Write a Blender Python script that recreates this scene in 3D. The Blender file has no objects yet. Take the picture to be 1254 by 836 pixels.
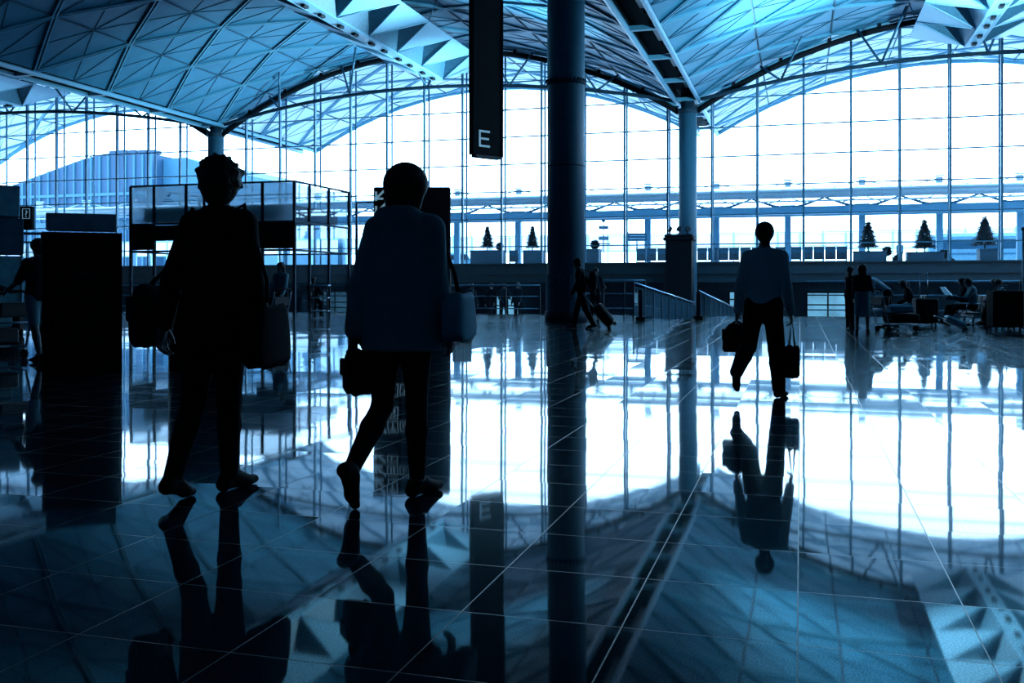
import bpy, math, random
import numpy as np
from mathutils import Vector, Matrix, Euler

random.seed(7)
SC = bpy.context.scene
COL = SC.collection
R = math.radians
# ------------------------------------------------------------------ camera
FPX, CX, HY, CAMZ = 1200.0, 627.0, 350.0, 1.1
TH = math.atan(353.0 / FPX)            # the building is seen at a slight angle
FWD = Vector((-math.sin(TH), math.cos(TH), 0))
RGT = Vector((math.cos(TH), math.sin(TH), 0))
cam_d = bpy.data.cameras.new('camera')
cam_d.sensor_width = 36
cam_d.lens = 36 * FPX / 1254
cam_d.shift_y = (HY - 418) / 1254
cam_d.clip_end = 3000
cam = bpy.data.objects.new('camera', cam_d)
COL.objects.link(cam)
cam.location = (0, 0, CAMZ)
cam.rotation_euler = (R(90), 0, TH)
SC.camera = cam


def P(px, py, d):
    """point in the hall seen at pixel px, py at depth d"""
    v = RGT * ((px - CX) / FPX * d) + FWD * d
    return Vector((v.x, v.y, CAMZ - (py - HY) / FPX * d))


def G(px, d, z=0.0):
    v = RGT * ((px - CX) / FPX * d) + FWD * d
    return Vector((v.x, v.y, z))


def at_y(px, Y, z=0.0):
    """point on ray px on the plane Y"""
    t = (px - CX) / FPX
    d = Y / (RGT.y * t + FWD.y)
    return G(px, d, z)


# ------------------------------------------------------------------ materials
MATS = {}


def mat(name, col, rough=.6, metal=0.0, var=.18, scale=6.0, bump=0.0, emit=0.0, spec=.5):
    if name in MATS:
        return MATS[name]
    if col[2] < .45:
        col = (col[0] * .6, col[1] * .93, col[2])      # the deep tones of the place are the bluest
    m = bpy.data.materials.new(name)
    m.use_nodes = True
    nt = m.node_tree
    b = nt.nodes['Principled BSDF']
    b.inputs['Roughness'].default_value = rough
    b.inputs['Metallic'].default_value = metal
    b.inputs['Specular IOR Level'].default_value = spec
    tc = nt.nodes.new('ShaderNodeTexCoord')
    nz = nt.nodes.new('ShaderNodeTexNoise')
    nz.inputs['Scale'].default_value = scale
    nz.inputs['Detail'].default_value = 4
    nt.links.new(tc.outputs['Object'], nz.inputs['Vector'])
    rp = nt.nodes.new('ShaderNodeValToRGB')
    e = rp.color_ramp.elements
    e[0].position, e[1].position = .3, .7
    e[0].color = tuple(c * (1 - var) for c in col) + (1,)
    e[1].color = tuple(min(1, c * (1 + var)) for c in col) + (1,)
    nt.links.new(nz.outputs['Fac'], rp.inputs['Fac'])
    nt.links.new(rp.outputs['Color'], b.inputs['Base Color'])
    if emit:
        nt.links.new(rp.outputs['Color'], b.inputs['Emission Color'])
        b.inputs['Emission Strength'].default_value = emit
    if bump:
        bp = nt.nodes.new('ShaderNodeBump')
        bp.inputs['Strength'].default_value = bump
        bp.inputs['Distance'].default_value = .02
        nt.links.new(nz.outputs['Fac'], bp.inputs['Height'])
        nt.links.new(bp.outputs['Normal'], b.inputs['Normal'])
    MATS[name] = m
    return m


def glass(name, tint=(.93, .97, 1), refl=1.0, frost=0.0, frost_col=(.5, .75, .9)):
    if name in MATS:
        return MATS[name]
    m = bpy.data.materials.new(name)
    m.use_nodes = True
    nt = m.node_tree
    for n in list(nt.nodes):
        nt.nodes.remove(n)
    out = nt.nodes.new('ShaderNodeOutputMaterial')
    tr = nt.nodes.new('ShaderNodeBsdfTransparent')
    tr.inputs['Color'].default_value = tint + (1,)
    gl = nt.nodes.new('ShaderNodeBsdfGlossy')
    gl.inputs['Roughness'].default_value = .02
    lw = nt.nodes.new('ShaderNodeFresnel')
    lw.inputs['IOR'].default_value = 1.45
    mu = nt.nodes.new('ShaderNodeMath')
    mu.operation = 'MULTIPLY'
    mu.inputs[1].default_value = refl
    mx = nt.nodes.new('ShaderNodeMixShader')
    nt.links.new(lw.outputs[0], mu.inputs[0])
    nt.links.new(mu.outputs[0], mx.inputs[0])
    nt.links.new(tr.outputs[0], mx.inputs[1])
    nt.links.new(gl.outputs[0], mx.inputs[2])
    last = mx
    if frost:
        df = nt.nodes.new('ShaderNodeBsdfTranslucent')
        df.inputs['Color'].default_value = frost_col + (1,)
        d2 = nt.nodes.new('ShaderNodeBsdfDiffuse')
        d2.inputs['Color'].default_value = frost_col + (1,)
        m0 = nt.nodes.new('ShaderNodeMixShader')
        m0.inputs[0].default_value = .4
        nt.links.new(df.outputs[0], m0.inputs[1])
        nt.links.new(d2.outputs[0], m0.inputs[2])
        m2 = nt.nodes.new('ShaderNodeMixShader')
        m2.inputs[0].default_value = frost
        nt.links.new(mx.outputs[0], m2.inputs[1])
        nt.links.new(m0.outputs[0], m2.inputs[2])
        last = m2
    nt.links.new(last.outputs[0], out.inputs['Surface'])
    MATS[name] = m
    return m


# ------------------------------------------------------------------ mesh collector
class MB:
    def __init__(s):
        s.v, s.f, s.sm = [], [], []

    def add(s, vs, fs, smooth=False):
        b = len(s.v)
        s.v.extend(tuple(v) for v in vs)
        s.f.extend(tuple(i + b for i in f) for f in fs)
        s.sm.extend([smooth] * len(fs))
        return s

    def box(s, c, size, rz=0.0, M=None):
        x, y, z = (a / 2 for a in size)
        pts = [Vector((i * x, j * y, k * z)) for k in (-1, 1) for j in (-1, 1) for i in (-1, 1)]
        m = M if M is not None else Matrix.Rotation(rz, 3, 'Z')
        c = Vector(c)
        s.add([c + m @ p for p in pts], [(0, 2, 3, 1), (4, 5, 7, 6), (0, 1, 5, 4), (2, 6, 7, 3), (0, 4, 6, 2), (1, 3, 7, 5)])
        return s

    def bbox(s, c, size, bev=.02, rz=0.0, M=None):
        """box with chamfered edges"""
        m = M if M is not None else Matrix.Rotation(rz, 3, 'Z')
        c = Vector(c)
        h = [a / 2 for a in size]
        bev = min(bev, min(h) * .9)
        pts, idx = [], {}
        for sx in (-1, 1):
            for sy in (-1, 1):
                for sz in (-1, 1):
                    for ax in range(3):
                        p = [sx * (h[0] - bev), sy * (h[1] - bev), sz * (h[2] - bev)]
                        p[ax] = (sx, sy, sz)[ax] * h[ax]
                        idx[(sx, sy, sz, ax)] = len(pts)
                        pts.append(c + m @ Vector(p))
        fs = []
        for ax in range(3):
            o = [a for a in range(3) if a != ax]
            for sg in (-1, 1):
                q = []
                for (a, b) in ((-1, -1), (1, -1), (1, 1), (-1, 1)):
                    k = [0, 0, 0]
                    k[ax], k[o[0]], k[o[1]] = sg, a, b
                    q.append(idx[(k[0], k[1], k[2], ax)])
                fs.append(q)
        for ax in range(3):
            o = [a for a in range(3) if a != ax]
            for a in (-1, 1):
                for b in (-1, 1):
                    q = []
                    for (t, w) in ((-1, o[0]), (1, o[0]), (1, o[1]), (-1, o[1])):
                        k = [0, 0, 0]
                        k[ax], k[o[0]], k[o[1]] = t, a, b
                        q.append(idx[(k[0], k[1], k[2], w)])
                    fs.append(q)
        for sx in (-1, 1):
            for sy in (-1, 1):
                for sz in (-1, 1):
                    fs.append([idx[(sx, sy, sz, a)] for a in range(3)])
        # orient outward
        out = []
        for f in fs:
            a, b, d = (pts[f[i]] for i in range(3))
            ctr = sum((pts[i] for i in f), Vector()) / len(f)
            out.append(f if (b - a).cross(d - a).dot(ctr - c) > 0 else f[::-1])
        s.add(pts, out)
        return s

    def tube(s, path, r, n=8, closed=False, cap=True):
        path = [Vector(p) for p in path]
        rs = r if isinstance(r, (list, tuple)) else [r] * len(path)
        rings, prev = [], None
        m = len(path)
        for i, p in enumerate(path):
            if closed:
                t = path[(i + 1) % m] - path[i - 1]
            else:
                t = path[min(i + 1, m - 1)] - path[max(i - 1, 0)]
            t.normalize()
            if prev is None:
                up = Vector((0, 0, 1)) if abs(t.z) < .9 else Vector((1, 0, 0))
                a = t.cross(up).normalized()
            else:
                a = (prev - t * prev.dot(t)).normalized()
            prev = a
            b = t.cross(a)
            rings.append([p + (a * math.cos(2 * math.pi * k / n) + b * math.sin(2 * math.pi * k / n)) * rs[i] for k in range(n)])
        vs = [v for g in rings for v in g]
        fs = []
        for i in range(m if closed else m - 1):
            j = (i + 1) % m
            for k in range(n):
                fs.append((i * n + k, i * n + (k + 1) % n, j * n + (k + 1) % n, j * n + k))
        s.add(vs, fs, n > 5)
        if cap and not closed:
            b = len(s.v) - len(vs)
            s.f.append(tuple(b + k for k in range(n))[::-1]); s.sm.append(False)
            s.f.append(tuple(b + (m - 1) * n + k for k in range(n))); s.sm.append(False)
        return s

    def bar(s, a, b, w, h=None, up=(0, 0, 1)):
        """rectangular bar from a to b: w across, h along up"""
        a, b = Vector(a), Vector(b)
        h = h or w
        t = (b - a)
        L = t.length
        t.normalize()
        u = Vector(up)
        x = t.cross(u)
        if x.length < 1e-4:
            x = t.cross(Vector((1, 0, 0)))
        x.normalize()
        z = x.cross(t)
        M = Matrix((x, t, z)).transposed()
        return s.box((a + b) / 2, (w, L, h), M=M)

    def lathe(s, prof, c=(0, 0, 0), n=24, smooth=True):
        c = Vector(c)
        vs, fs = [], []
        for (r, z) in prof:
            vs += [c + Vector((r * math.cos(2 * math.pi * k / n), r * math.sin(2 * math.pi * k / n), z)) for k in range(n)]
        for i in range(len(prof) - 1):
            for k in range(n):
                fs.append((i * n + k, i * n + (k + 1) % n, (i + 1) * n + (k + 1) % n, (i + 1) * n + k))
        s.add(vs, fs, smooth)
        b = len(s.v) - len(vs)
        s.f.append(tuple(b + k for k in range(n))[::-1]); s.sm.append(False)
        s.f.append(tuple(b + (len(prof) - 1) * n + k for k in range(n))); s.sm.append(False)
        return s

    def ball(s, c, r, n=12, sc=(1, 1, 1)):
        c = Vector(c)
        m = n // 2
        vs, fs = [c + Vector((0, 0, -r * sc[2]))], []
        for i in range(1, m):
            a = -math.pi / 2 + math.pi * i / m
            vs += [c + Vector((r * sc[0] * math.cos(a) * math.cos(2 * math.pi * k / n), r * sc[1] * math.cos(a) * math.sin(2 * math.pi * k / n), r * sc[2] * math.sin(a))) for k in range(n)]
        vs.append(c + Vector((0, 0, r * sc[2])))
        for k in range(n):
            fs.append((0, 1 + (k + 1) % n, 1 + k))
            fs.append((len(vs) - 1, 1 + (m - 2) * n + k, 1 + (m - 2) * n + (k + 1) % n))
        for i in range(m - 2):
            for k in range(n):
                fs.append((1 + i * n + k, 1 + i * n + (k + 1) % n, 1 + (i + 1) * n + (k + 1) % n, 1 + (i + 1) * n + k))
        s.add(vs, fs, True)
        return s

    def prism(s, poly, a, b):
        """poly: list of 3-D points, swept from offset a to offset b"""
        a, b = Vector(a), Vector(b)
        n = len(poly)
        vs = [Vector(p) + a for p in poly] + [Vector(p) + b for p in poly]
        fs = [tuple(range(n))[::-1], tuple(range(n, 2 * n))] + [(i, (i + 1) % n, n + (i + 1) % n, n + i) for i in range(n)]
        s.add(vs, fs)
        return s

    def build(s, name, material, parent=None, kind=None):
        me = bpy.data.meshes.new(name)
        me.from_pydata(s.v, [], s.f)
        me.polygons.foreach_set('use_smooth', s.sm)
        me.update()
        me.materials.append(material)
        o = bpy.data.objects.new(name, me)
        COL.objects.link(o)
        if parent is not None:
            o.parent = parent
        if kind:
            o['kind'] = kind
        return o


def tag(o, label=None, cat=None, group=None, kind=None):
    if label: o['label'] = label
    if cat: o['category'] = cat
    if group: o['group'] = group
    if kind: o['kind'] = kind
    return o


def thing(name, label, cat, loc=(0, 0, 0), rz=0.0, group=None):
    o = bpy.data.objects.new(name, None)
    o.empty_display_size = .2
    COL.objects.link(o)
    o.location = loc
    o.rotation_euler = (0, 0, rz)
    return tag(o, label, cat, group)


def copy_tree(o, parent=None):
    c = o.copy()
    COL.objects.link(c)
    if parent is not None:
        c.parent = parent
    for ch in [x for x in list(COL.objects) if x.parent == o]:
        copy_tree(ch, c)
    return c


def text_mesh(mb, txt, size, M, depth=.01):
    """lettering from Blender's built-in font, added to a collector"""
    cu = bpy.data.curves.new('lettering', 'FONT')
    cu.body = txt
    cu.size = size
    cu.align_x = 'CENTER'
    cu.extrude = depth / 2
    o = bpy.data.objects.new('lettering', cu)
    COL.objects.link(o)
    dg = bpy.context.evaluated_depsgraph_get()
    me = bpy.data.meshes.new_from_object(o.evaluated_get(dg))
    mb.add([M @ v.co for v in me.vertices], [tuple(p.vertices) for p in me.polygons])
    bpy.data.objects.remove(o)
    bpy.data.curves.remove(cu)
    bpy.data.meshes.remove(me)
    return mb


# palette: the whole photograph is toned blue, from black to white
M_dark = mat('black_paint', (.006, .010, .016), .6, spec=.3)
M_black = mat('dull_black', (.003, .005, .008), .8, spec=.2)
M_navy = mat('navy_panel', (.016, .040, .062), .7, spec=.3)
M_slate = mat('slate_panel', (.04, .10, .15), .8, spec=.2)
M_steel = mat('blue_grey_steel', (.05, .12, .18), .4, .3)
M_frame = mat('mullion_paint', (.08, .19, .27), .45, .2)
M_pale = mat('pale_paint', (.30, .52, .66), .5)
M_white = mat('white_mark', (.62, .80, .92), .5)
M_rail = mat('brushed_rail', (.25, .42, .55), .25, .7)
M_column = mat('column_paint', (.06, .145, .20), .55, var=.08)
M_chrome = mat('chrome', (.5, .65, .75), .12, .95)
# ------------------------------------------------------------------ people
def surfnets(f, org, h):
    s = f < 0
    c = np.zeros(tuple(n - 1 for n in f.shape), np.int8)
    offs = [(i, j, k) for i in (0, 1) for j in (0, 1) for k in (0, 1)]
    nx, ny, nz = c.shape
    for (i, j, k) in offs:
        c += s[i:i + nx, j:j + ny, k:k + nz]
    ijk = np.argwhere((c > 0) & (c < 8))
    if len(ijk) == 0:
        return [], []
    idx = -np.ones(c.shape, np.int64)
    idx[tuple(ijk.T)] = np.arange(len(ijk))
    pos = np.zeros((len(ijk), 3))
    cnt = np.zeros(len(ijk))
    val = {o: f[ijk[:, 0] + o[0], ijk[:, 1] + o[1], ijk[:, 2] + o[2]] for o in offs}
    for a in offs:
        for ax in range(3):
            if a[ax] == 0:
                b = list(a); b[ax] = 1; b = tuple(b)
                va, vb = val[a], val[b]
                m = (va < 0) != (vb < 0)
                t = np.where(m, va / np.where(m, va - vb, 1), 0)
                p = np.array(a, float)[None, :].repeat(len(ijk), 0)
                p[:, ax] += t
                pos += p * m[:, None]
                cnt += m
    V = (ijk + pos / cnt[:, None]) * h + np.array(org)
    F = []
    for ax in range(3):
        o1, o2 = (ax + 1) % 3, (ax + 2) % 3
        sl0, sl1 = [slice(None)] * 3, [slice(None)] * 3
        sl0[ax], sl1[ax] = slice(0, -1), slice(1, None)
        ed = s[tuple(sl0)] != s[tuple(sl1)]
        e = np.argwhere(ed)
        e = e[(e[:, o1] > 0) & (e[:, o2] > 0) & (e[:, o1] < f.shape[o1] - 1) & (e[:, o2] < f.shape[o2] - 1)]
        if len(e) == 0:
            continue
        ins = s[tuple(e.T)]
        def g(d1, d2):
            q = e.copy(); q[:, o1] -= d1; q[:, o2] -= d2
            return idx[tuple(q.T)]
        q = np.stack([g(1, 1), g(0, 1), g(0, 0), g(1, 0)], 1)
        q[~ins] = q[~ins][:, ::-1]
        F.append(q)
    F = np.concatenate(F)
    F = F[(F >= 0).all(1)]
    return V, F


class Field:
    """a solid built from smoothly joined tapered limbs"""
    def __init__(s, h):
        s.h, s.ops = h, []

    def limb(s, a, b, ra, rb=None, k=.03, flat=None):
        s.ops.append(('l', np.array(a, float), np.array(b, float), ra, rb if rb is not None else ra, k, flat))
        return s

    def cut(s, p, n):
        """drop everything on the side n points to"""
        s.ops.append(('c', np.array(p, float), np.array(n, float) / np.linalg.norm(n)))
        return s

    def mesh(s):
        lo, hi = np.full(3, 1e9), np.full(3, -1e9)
        for o in s.ops:
            if o[0] == 'l':
                r = max(o[3], o[4])
                for p in (o[1], o[2]):
                    lo = np.minimum(lo, p - r); hi = np.maximum(hi, p + r)
        lo -= 3 * s.h; hi += 3 * s.h
        n = np.ceil((hi - lo) / s.h).astype(int) + 1
        f = np.full(n, .5, np.float64)
        ax = [lo[i] + s.h * np.arange(n[i]) for i in range(3)]
        for o in s.ops:
            if o[0] == 'c':
                d = ((ax[0][:, None, None] - o[1][0]) * o[2][0] + (ax[1][None, :, None] - o[1][1]) * o[2][1] + (ax[2][None, None, :] - o[1][2]) * o[2][2])
                f = np.maximum(f, d)
                continue
            _, a, b, ra, rb, k, flat = o
            m = max(ra, rb) + k + 2 * s.h
            l2, h2 = np.minimum(a, b) - m, np.maximum(a, b) + m
            i0 = np.maximum(0, np.floor((l2 - lo) / s.h).astype(int)); i1 = np.minimum(n, np.ceil((h2 - lo) / s.h).astype(int) + 1)
            sl = tuple(slice(i0[i], i1[i]) for i in range(3))
            p = np.stack(np.meshgrid(*(ax[i][sl[i]] for i in range(3)), indexing='ij'), -1) - a
            ba = b - a
            sc = 1.0
            if flat is not None:
                nn = np.array(flat[0], float); nn /= np.linalg.norm(nn)
                sc = flat[1]
                p = p + (p @ nn)[..., None] * nn * (1 / sc - 1)
                ba = ba + (ba @ nn) * nn * (1 / sc - 1)
            L = ba @ ba
            t = np.clip((p @ ba) / L, 0, 1) if L > 1e-9 else np.zeros(p.shape[:-1])
            d = (np.linalg.norm(p - t[..., None] * ba, axis=-1) - (ra + (rb - ra) * t)) * min(1, sc)
            g = f[sl]
            hh = np.clip(.5 + .5 * (g - d) / k, 0, 1) if k > 0 else (g > d).astype(float)
            f[sl] = g * (1 - hh) + d * hh - k * hh * (1 - hh)
        return surfnets(f, lo, s.h)


def field_obj(fields, name, material, parent):
    V, F, b = [], [], 0
    for fl in fields:
        v, q = fl.mesh()
        if len(v) == 0:
            continue
        V.append(v); F.append(q + b); b += len(v)
    V, F = np.concatenate(V), np.concatenate(F)
    me = bpy.data.meshes.new(name)
    me.from_pydata(V.tolist(), [], F.tolist())
    me.polygons.foreach_set('use_smooth', [True] * len(me.polygons))
    me.materials.append(material)
    o = bpy.data.objects.new(name, me)
    COL.objects.link(o)
    o.parent = parent
    return o


def nrm(v):
    v = np.array(v, float)
    return v / np.linalg.norm(v)


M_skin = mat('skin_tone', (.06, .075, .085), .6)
M_hair = mat('black_hair', (.003, .005, .008), .7, scale=60, bump=.4)
M_eye = mat('eye_white', (.3, .34, .36), .3)


def person(label, loc, head, H=1.70, legL=(0, 0, 0), legR=(0, 0, 0), armL=(5, 8, 15), armR=(5, 8, 15), lean=0, look=(0, 0),
           female=False, top=None, bottom=None, shoes=None, hair='short', q=.018, seat=None, group=None, abd=3, side=0):
    """legs: thigh swing, knee bend, foot pitch; arms: swing, spread, elbow bend (degrees). head: rotation about z.
    top: dict(mat, hem, flare, sleeve); bottom: dict(kind, mat, hem)"""
    s = H / 1.72
    root = thing('person', label, 'person', loc, head, group)
    sn, cs = (lambda d: math.sin(R(d))), (lambda d: math.cos(R(d)))
    X = np.array([1., 0, 0])
    sd, cd = sn(side), cs(side)
    u = np.array([sd * cs(lean), sn(lean), cd * cs(lean)])         # spine
    hx = nrm(np.cross(np.array([0, cs(lean), -sn(lean)]), u)) if side else X
    fw = np.cross(u, hx)                                          # chest forward
    pel = np.zeros(3)
    J = {}
    sw = (.155 if female else .168) * s
    hw = (.092 if female else .088) * s
    low = 0
    for nm, sg, (a, k, p) in (('L', -1, legL), ('R', 1, legR)):
        hip = np.array([sg * hw, 0, -.03 * s])
        lat = sg * sn(abd if not isinstance(abd, tuple) else abd[0 if sg < 0 else 1])
        kn = hip + .43 * s * nrm([lat, sn(a), -cs(a)])
        an = kn + .405 * s * nrm([lat * .5, sn(a - k), -cs(a - k)])
        dn = np.array([0, sn(p), -cs(p)])
        fd = nrm([sg * .12, cs(p), sn(p)])
        heel = an - fd * .045 * s + dn * .045 * s
        ball = an + fd * .12 * s + dn * .058 * s
        toe = an + fd * .185 * s + dn * .062 * s
        J[nm] = (hip, kn, an, heel, ball, toe)
        low = min(low, heel[2] - .036 * s, ball[2] - .028 * s, toe[2] - .022 * s)
    up = np.array([0, 0, -low if seat is None else seat])
    pel = pel + up
    for nm in 'LR':
        J[nm] = tuple(j + up for j in J[nm])
    chest, neck = pel + u * .36 * s, pel + u * .525 * s
    hf = nrm(fw * cs(look[0]) - hx * sn(look[0]))
    hu = nrm(u * .4 + np.array([0, 0, .6]) + hf * 0)
    hf = nrm(hf * cs(look[1]) + hu * sn(look[1]))
    hr = nrm(np.cross(hf, hu)); hu = np.cross(hr, hf)
    hc = neck + (hu * .145 + hf * .02) * s
    for nm, sg, (a, b, e) in (('l', -1, armL), ('r', 1, armR)):
        sh = pel + u * .452 * s + hx * sg * sw
        d1 = nrm(-u * cs(a) * cs(b) + fw * sn(a) * cs(b) + hx * sg * sn(b))
        ax = nrm(hx * cs(b) + u * sg * sn(b))
        el = sh + d1 * .295 * s
        a2 = a + e
        b2 = b * .6
        d2 = nrm(-u * cs(a2) * cs(b2) + fw * sn(a2) * cs(b2) + hx * sg * sn(b2))
        wr = el + d2 * .25 * s
        J[nm] = (sh, el, wr, d2, nrm(-hx * sg + d2 * (hx @ d2) * sg))
    # --- body: one continuous surface
    B = Field(q)
    ch = (.150 if female else .165) * s
    wa = (.118 if female else .138) * s
    hp = (.168 if female else .155) * s
    B.limb(pel - u * .01 * s, pel + u * .05 * s, hp, hp * .95, .03, (fw, .66))
    B.limb(pel + u * .06 * s, pel + u * .2 * s, hp * .86, wa, .05, (fw, .68))
    B.limb(pel + u * .2 * s, chest + u * .03 * s, wa, ch, .05, (fw, .66))
    for nm in 'lr':
        B.limb(chest + u * .075 * s, J[nm][0], .062 * s, .052 * s, .05)
    B.limb(neck - u * .06 * s, neck + hu * .07 * s, .058 * s, .052 * s, .03)
    B.limb(hc + hu * .035 * s - hf * .018 * s, hc + hu * .03 * s + hf * .012 * s, .083 * s, .080 * s, .02, (hr, .9))
    B.limb(hc + hf * .01 * s, hc - hu * .085 * s + hf * .052 * s, .064 * s, .03 * s, .03, (hr, .92))
    B.limb(hc + hf * .088 * s + hu * .005 * s, hc + hf * .108 * s - hu * .032 * s, .008 * s, .014 * s, .012)     # nose
    B.limb(hc + hf * .082 * s - hu * .06 * s - hr * .016 * s, hc + hf * .082 * s - hu * .06 * s + hr * .016 * s, .011 * s, .011 * s, .008)  # lips
    for sg in (-1, 1):
        B.limb(hc + hr * sg * .078 * s - hf * .008 * s + hu * .015 * s, hc + hr * sg * .078 * s - hf * .004 * s - hu * .025 * s, .017 * s, .011 * s, .008, (hr, .5))
        B.limb(hc + hf * .085 * s + hr * sg * .03 * s + hu * .02 * s, hc + hf * .08 * s + hr * sg * .045 * s + hu * .018 * s, .010 * s, .009 * s, .01)
    for nm in 'lr':
        sh, el, wr, d2, n2 = J[nm]
        B.limb(sh, el, .05 * s, .038 * s, .02); B.limb(el, wr, .039 * s, .026 * s, .015)
    for nm in 'LR':
        hip, kn, an, heel, ball, toe = J[nm]
        B.limb(hip, kn, .085 * s, .053 * s, .04); B.limb(kn, kn + (an - kn) * .35, .052 * s, .053 * s, .02)
        B.limb(kn + (an - kn) * .35, an, .053 * s, .036 * s, .02); B.limb(an, heel, .034 * s, .034 * s, .02)
        B.limb(an, ball, .034 * s, .03 * s, .02); B.limb(ball, toe, .03 * s, .022 * s, .015, (np.cross(toe - ball, X), .8))
    hands = []
    for nm, sg in (('l', -1), ('r', 1)):
        sh, el, wr, d2, n2 = J[nm]
        w = np.cross(d2, n2) * (1 if sg < 0 else -1)
        if w @ fw < 0: w = -w
        Hd = Field(min(q * .45, .0075))
        Hd.limb(wr - d2 * .03 * s, wr + d2 * .01 * s, .025 * s, .025 * s, .01, (n2, .75))
        Hd.limb(wr + d2 * .02 * s, wr + d2 * .07 * s, .032 * s, .038 * s, .012, (n2, .42))
        for i, fl in enumerate((.074, .083, .078, .060)):
            p = wr + d2 * .088 * s + w * (.029 - .0195 * i) * s
            dd = d2 + w * (.08 - .05 * i)
            for sgm, (fr, bend) in enumerate(((.42, 20), (.33, 55), (.25, 80))):
                dv = nrm(nrm(dd) * cs(bend) + n2 * sn(bend))
                p2 = p + dv * fl * fr * 1.15 * s
                Hd.limb(p, p2, (.0092 - .0008 * sgm) * s, (.0086 - .0008 * sgm) * s, .004)
                p = p2
        p = wr + d2 * .03 * s + w * .03 * s
        p2 = p + nrm(d2 * .75 + w * .6 + n2 * .35) * .042 * s
        p3 = p2 + nrm(d2 * .9 + w * .15 + n2 * .5) * .032 * s
        Hd.limb(p, p2, .013 * s, .0105 * s, .008); Hd.limb(p2, p3, .0105 * s, .0085 * s, .004)
        hands.append(Hd)
    field_obj([B] + hands, 'body', M_skin, root)
    for sg in (-1, 1):
        e = MB(); c = hc + hf * .078 * s + hr * sg * .031 * s + hu * .004 * s
        e.ball(c, .0125 * s, 10); e.build('eye', M_eye, root)
    # --- trousers / skirt / shorts
    bk = bottom['kind']
    Bt = Field(q)
    g = bottom.get('ease', .012) * s
    Bt.limb(pel - u * .01 * s, pel + u * .06 * s, hp + g, hp * .95 + g, .03, (fw, .68))
    if bk == 'skirt':
        kmid = (J['L'][1] + J['R'][1]) / 2
        Bt.limb(pel, kmid - (pel - kmid) * .15, hp + g, hp * bottom.get('flare', 1.15), .03, (fw, .75))
        zc = bottom.get('hem', .45) * s
        Bt.cut((0, 0, zc), (0, 0, -1))
    else:
        for nm in 'LR':
            hip, kn, an, heel, ball, toe = J[nm]
            w = bottom.get('w', 1.0)
            Bt.limb(hip, kn, .088 * s + g, (.056 * s + g) * w, .04)
            if bk != 'shorts':
                cf = kn + (an - kn) * .35
                Bt.limb(kn, cf, (.055 * s + g) * w, max((.053 * s + g) * w, .058 * s), .02)
                Bt.limb(cf, an - (an - kn) * .02, max((.053 * s + g) * w, .058 * s), (.041 * s + g) * w, .02)
        if bk == 'shorts':
            Bt.cut((0, 0, bottom.get('hem', .5) * s), (0, 0, -1))
    Bt.cut(pel + u * .12 * s, u)
    field_obj([Bt], 'skirt' if bk == 'skirt' else bk, bottom['mat'], root)
    # --- upper garment
    Tp = Field(q)
    g = top.get('ease', .014) * s
    hem = top.get('hem', .02) * s
    fl = top.get('flare', 1.0)
    hp0 = pel + u * .02 * s
    Tp.limb(pel + u * .22 * s, chest + u * .03 * s, wa * top.get('waist', 1.06) + g, ch + g, .05, (fw, .72))
    Tp.limb(hp0, pel + u * .22 * s, hp * 1.0 + g, wa * top.get('waist', 1.06) + g, .05, (fw, .72))
    if hem > .04:
        dn = np.array([0, 0, -1.]) if seat is None else -u
        Tp.limb(hp0 + dn * (hem + .06), hp0, (hp + g) * fl, hp + g, .05, (fw, .76))
    Tp.cut(hp0 - np.array([0, 0, hem]) if seat is None else hp0 - u * min(hem, .06), (0, 0, -1) if seat is None else -u)
    for nm in 'lr':
        Tp.limb(chest + u * .08 * s, J[nm][0], .062 * s + g * .6, .054 * s + g * .6, .05)
    Tp.limb(neck - u * .07 * s, neck + u * .0, .085 * s, .066 * s, .04)
    Tp.cut(neck + u * (.02 + top.get('collar', 0)) * s, u)
    for nm in 'lr':
        sh, el, wr, d2, n2 = J[nm]
        Tp.limb(sh, el, .054 * s + g, .043 * s + g, .025)
        if top.get('sleeve', 'long') == 'long':
            Tp.limb(el, wr - d2 * .01 * s, .043 * s + g, .032 * s + g, .015)
    if top.get('hood'):
        Tp.limb(neck - fw * .075 * s - hx * .07 * s - u * .02 * s, neck - fw * .075 * s + hx * .07 * s - u * .02 * s, .062 * s, .062 * s, .04)
    field_obj([Tp], top.get('name', 'shirt'), top['mat'], root)
    if top.get('belt'):
        Bl = Field(min(q, .010))
        Bl.limb(pel + u * .22 * s, chest + u * .03 * s, wa * top.get('waist', 1.06) + g + .008, ch + g + .008, .05, (fw, .72))
        Bl.limb(hp0, pel + u * .22 * s, hp * 1.0 + g + .008, wa * top.get('waist', 1.06) + g + .008, .05, (fw, .72))
        Bl.cut(pel + u * top['belt'] * s, u); Bl.cut(pel + u * (top['belt'] - .032) * s, -u)
        o_ = field_obj([Bl], 'belt', top['belt_mat'], root)
        o_['label'] = 'paler belt round the jacket'
    # --- shoes
    for nm in 'LR':
        hip, kn, an, heel, ball, toe = J[nm]
        S = Field(min(q, .014))
        e = .008 * s
        S.limb(an + (heel - an) * .35, heel, .036 * s + e, .036 * s + e * .4, .015)
        S.limb(an + (ball - an) * .25, ball, .036 * s + e, .033 * s + e * .4, .02)
        S.limb(ball, toe, .034 * s + e * .4, .025 * s + e * .4, .015, (np.cross(toe - ball, X), .85))
        S.limb(heel - (heel - ball) * .15, ball, .03 * s, .03 * s, .01)
        S.cut(an + (kn - an) * .03, kn - an)
        field_obj([S], 'shoe', shoes or M_black, root)
    # --- hair
    Hr = Field(min(q, .013))
    e = .016 * s
    Hr.limb(hc + hu * .04 * s - hf * .022 * s, hc + hu * .035 * s + hf * .012 * s, .084 * s + e, .080 * s + e, .02, (hr, .94))
    rnd = random.Random(len(label))
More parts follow.
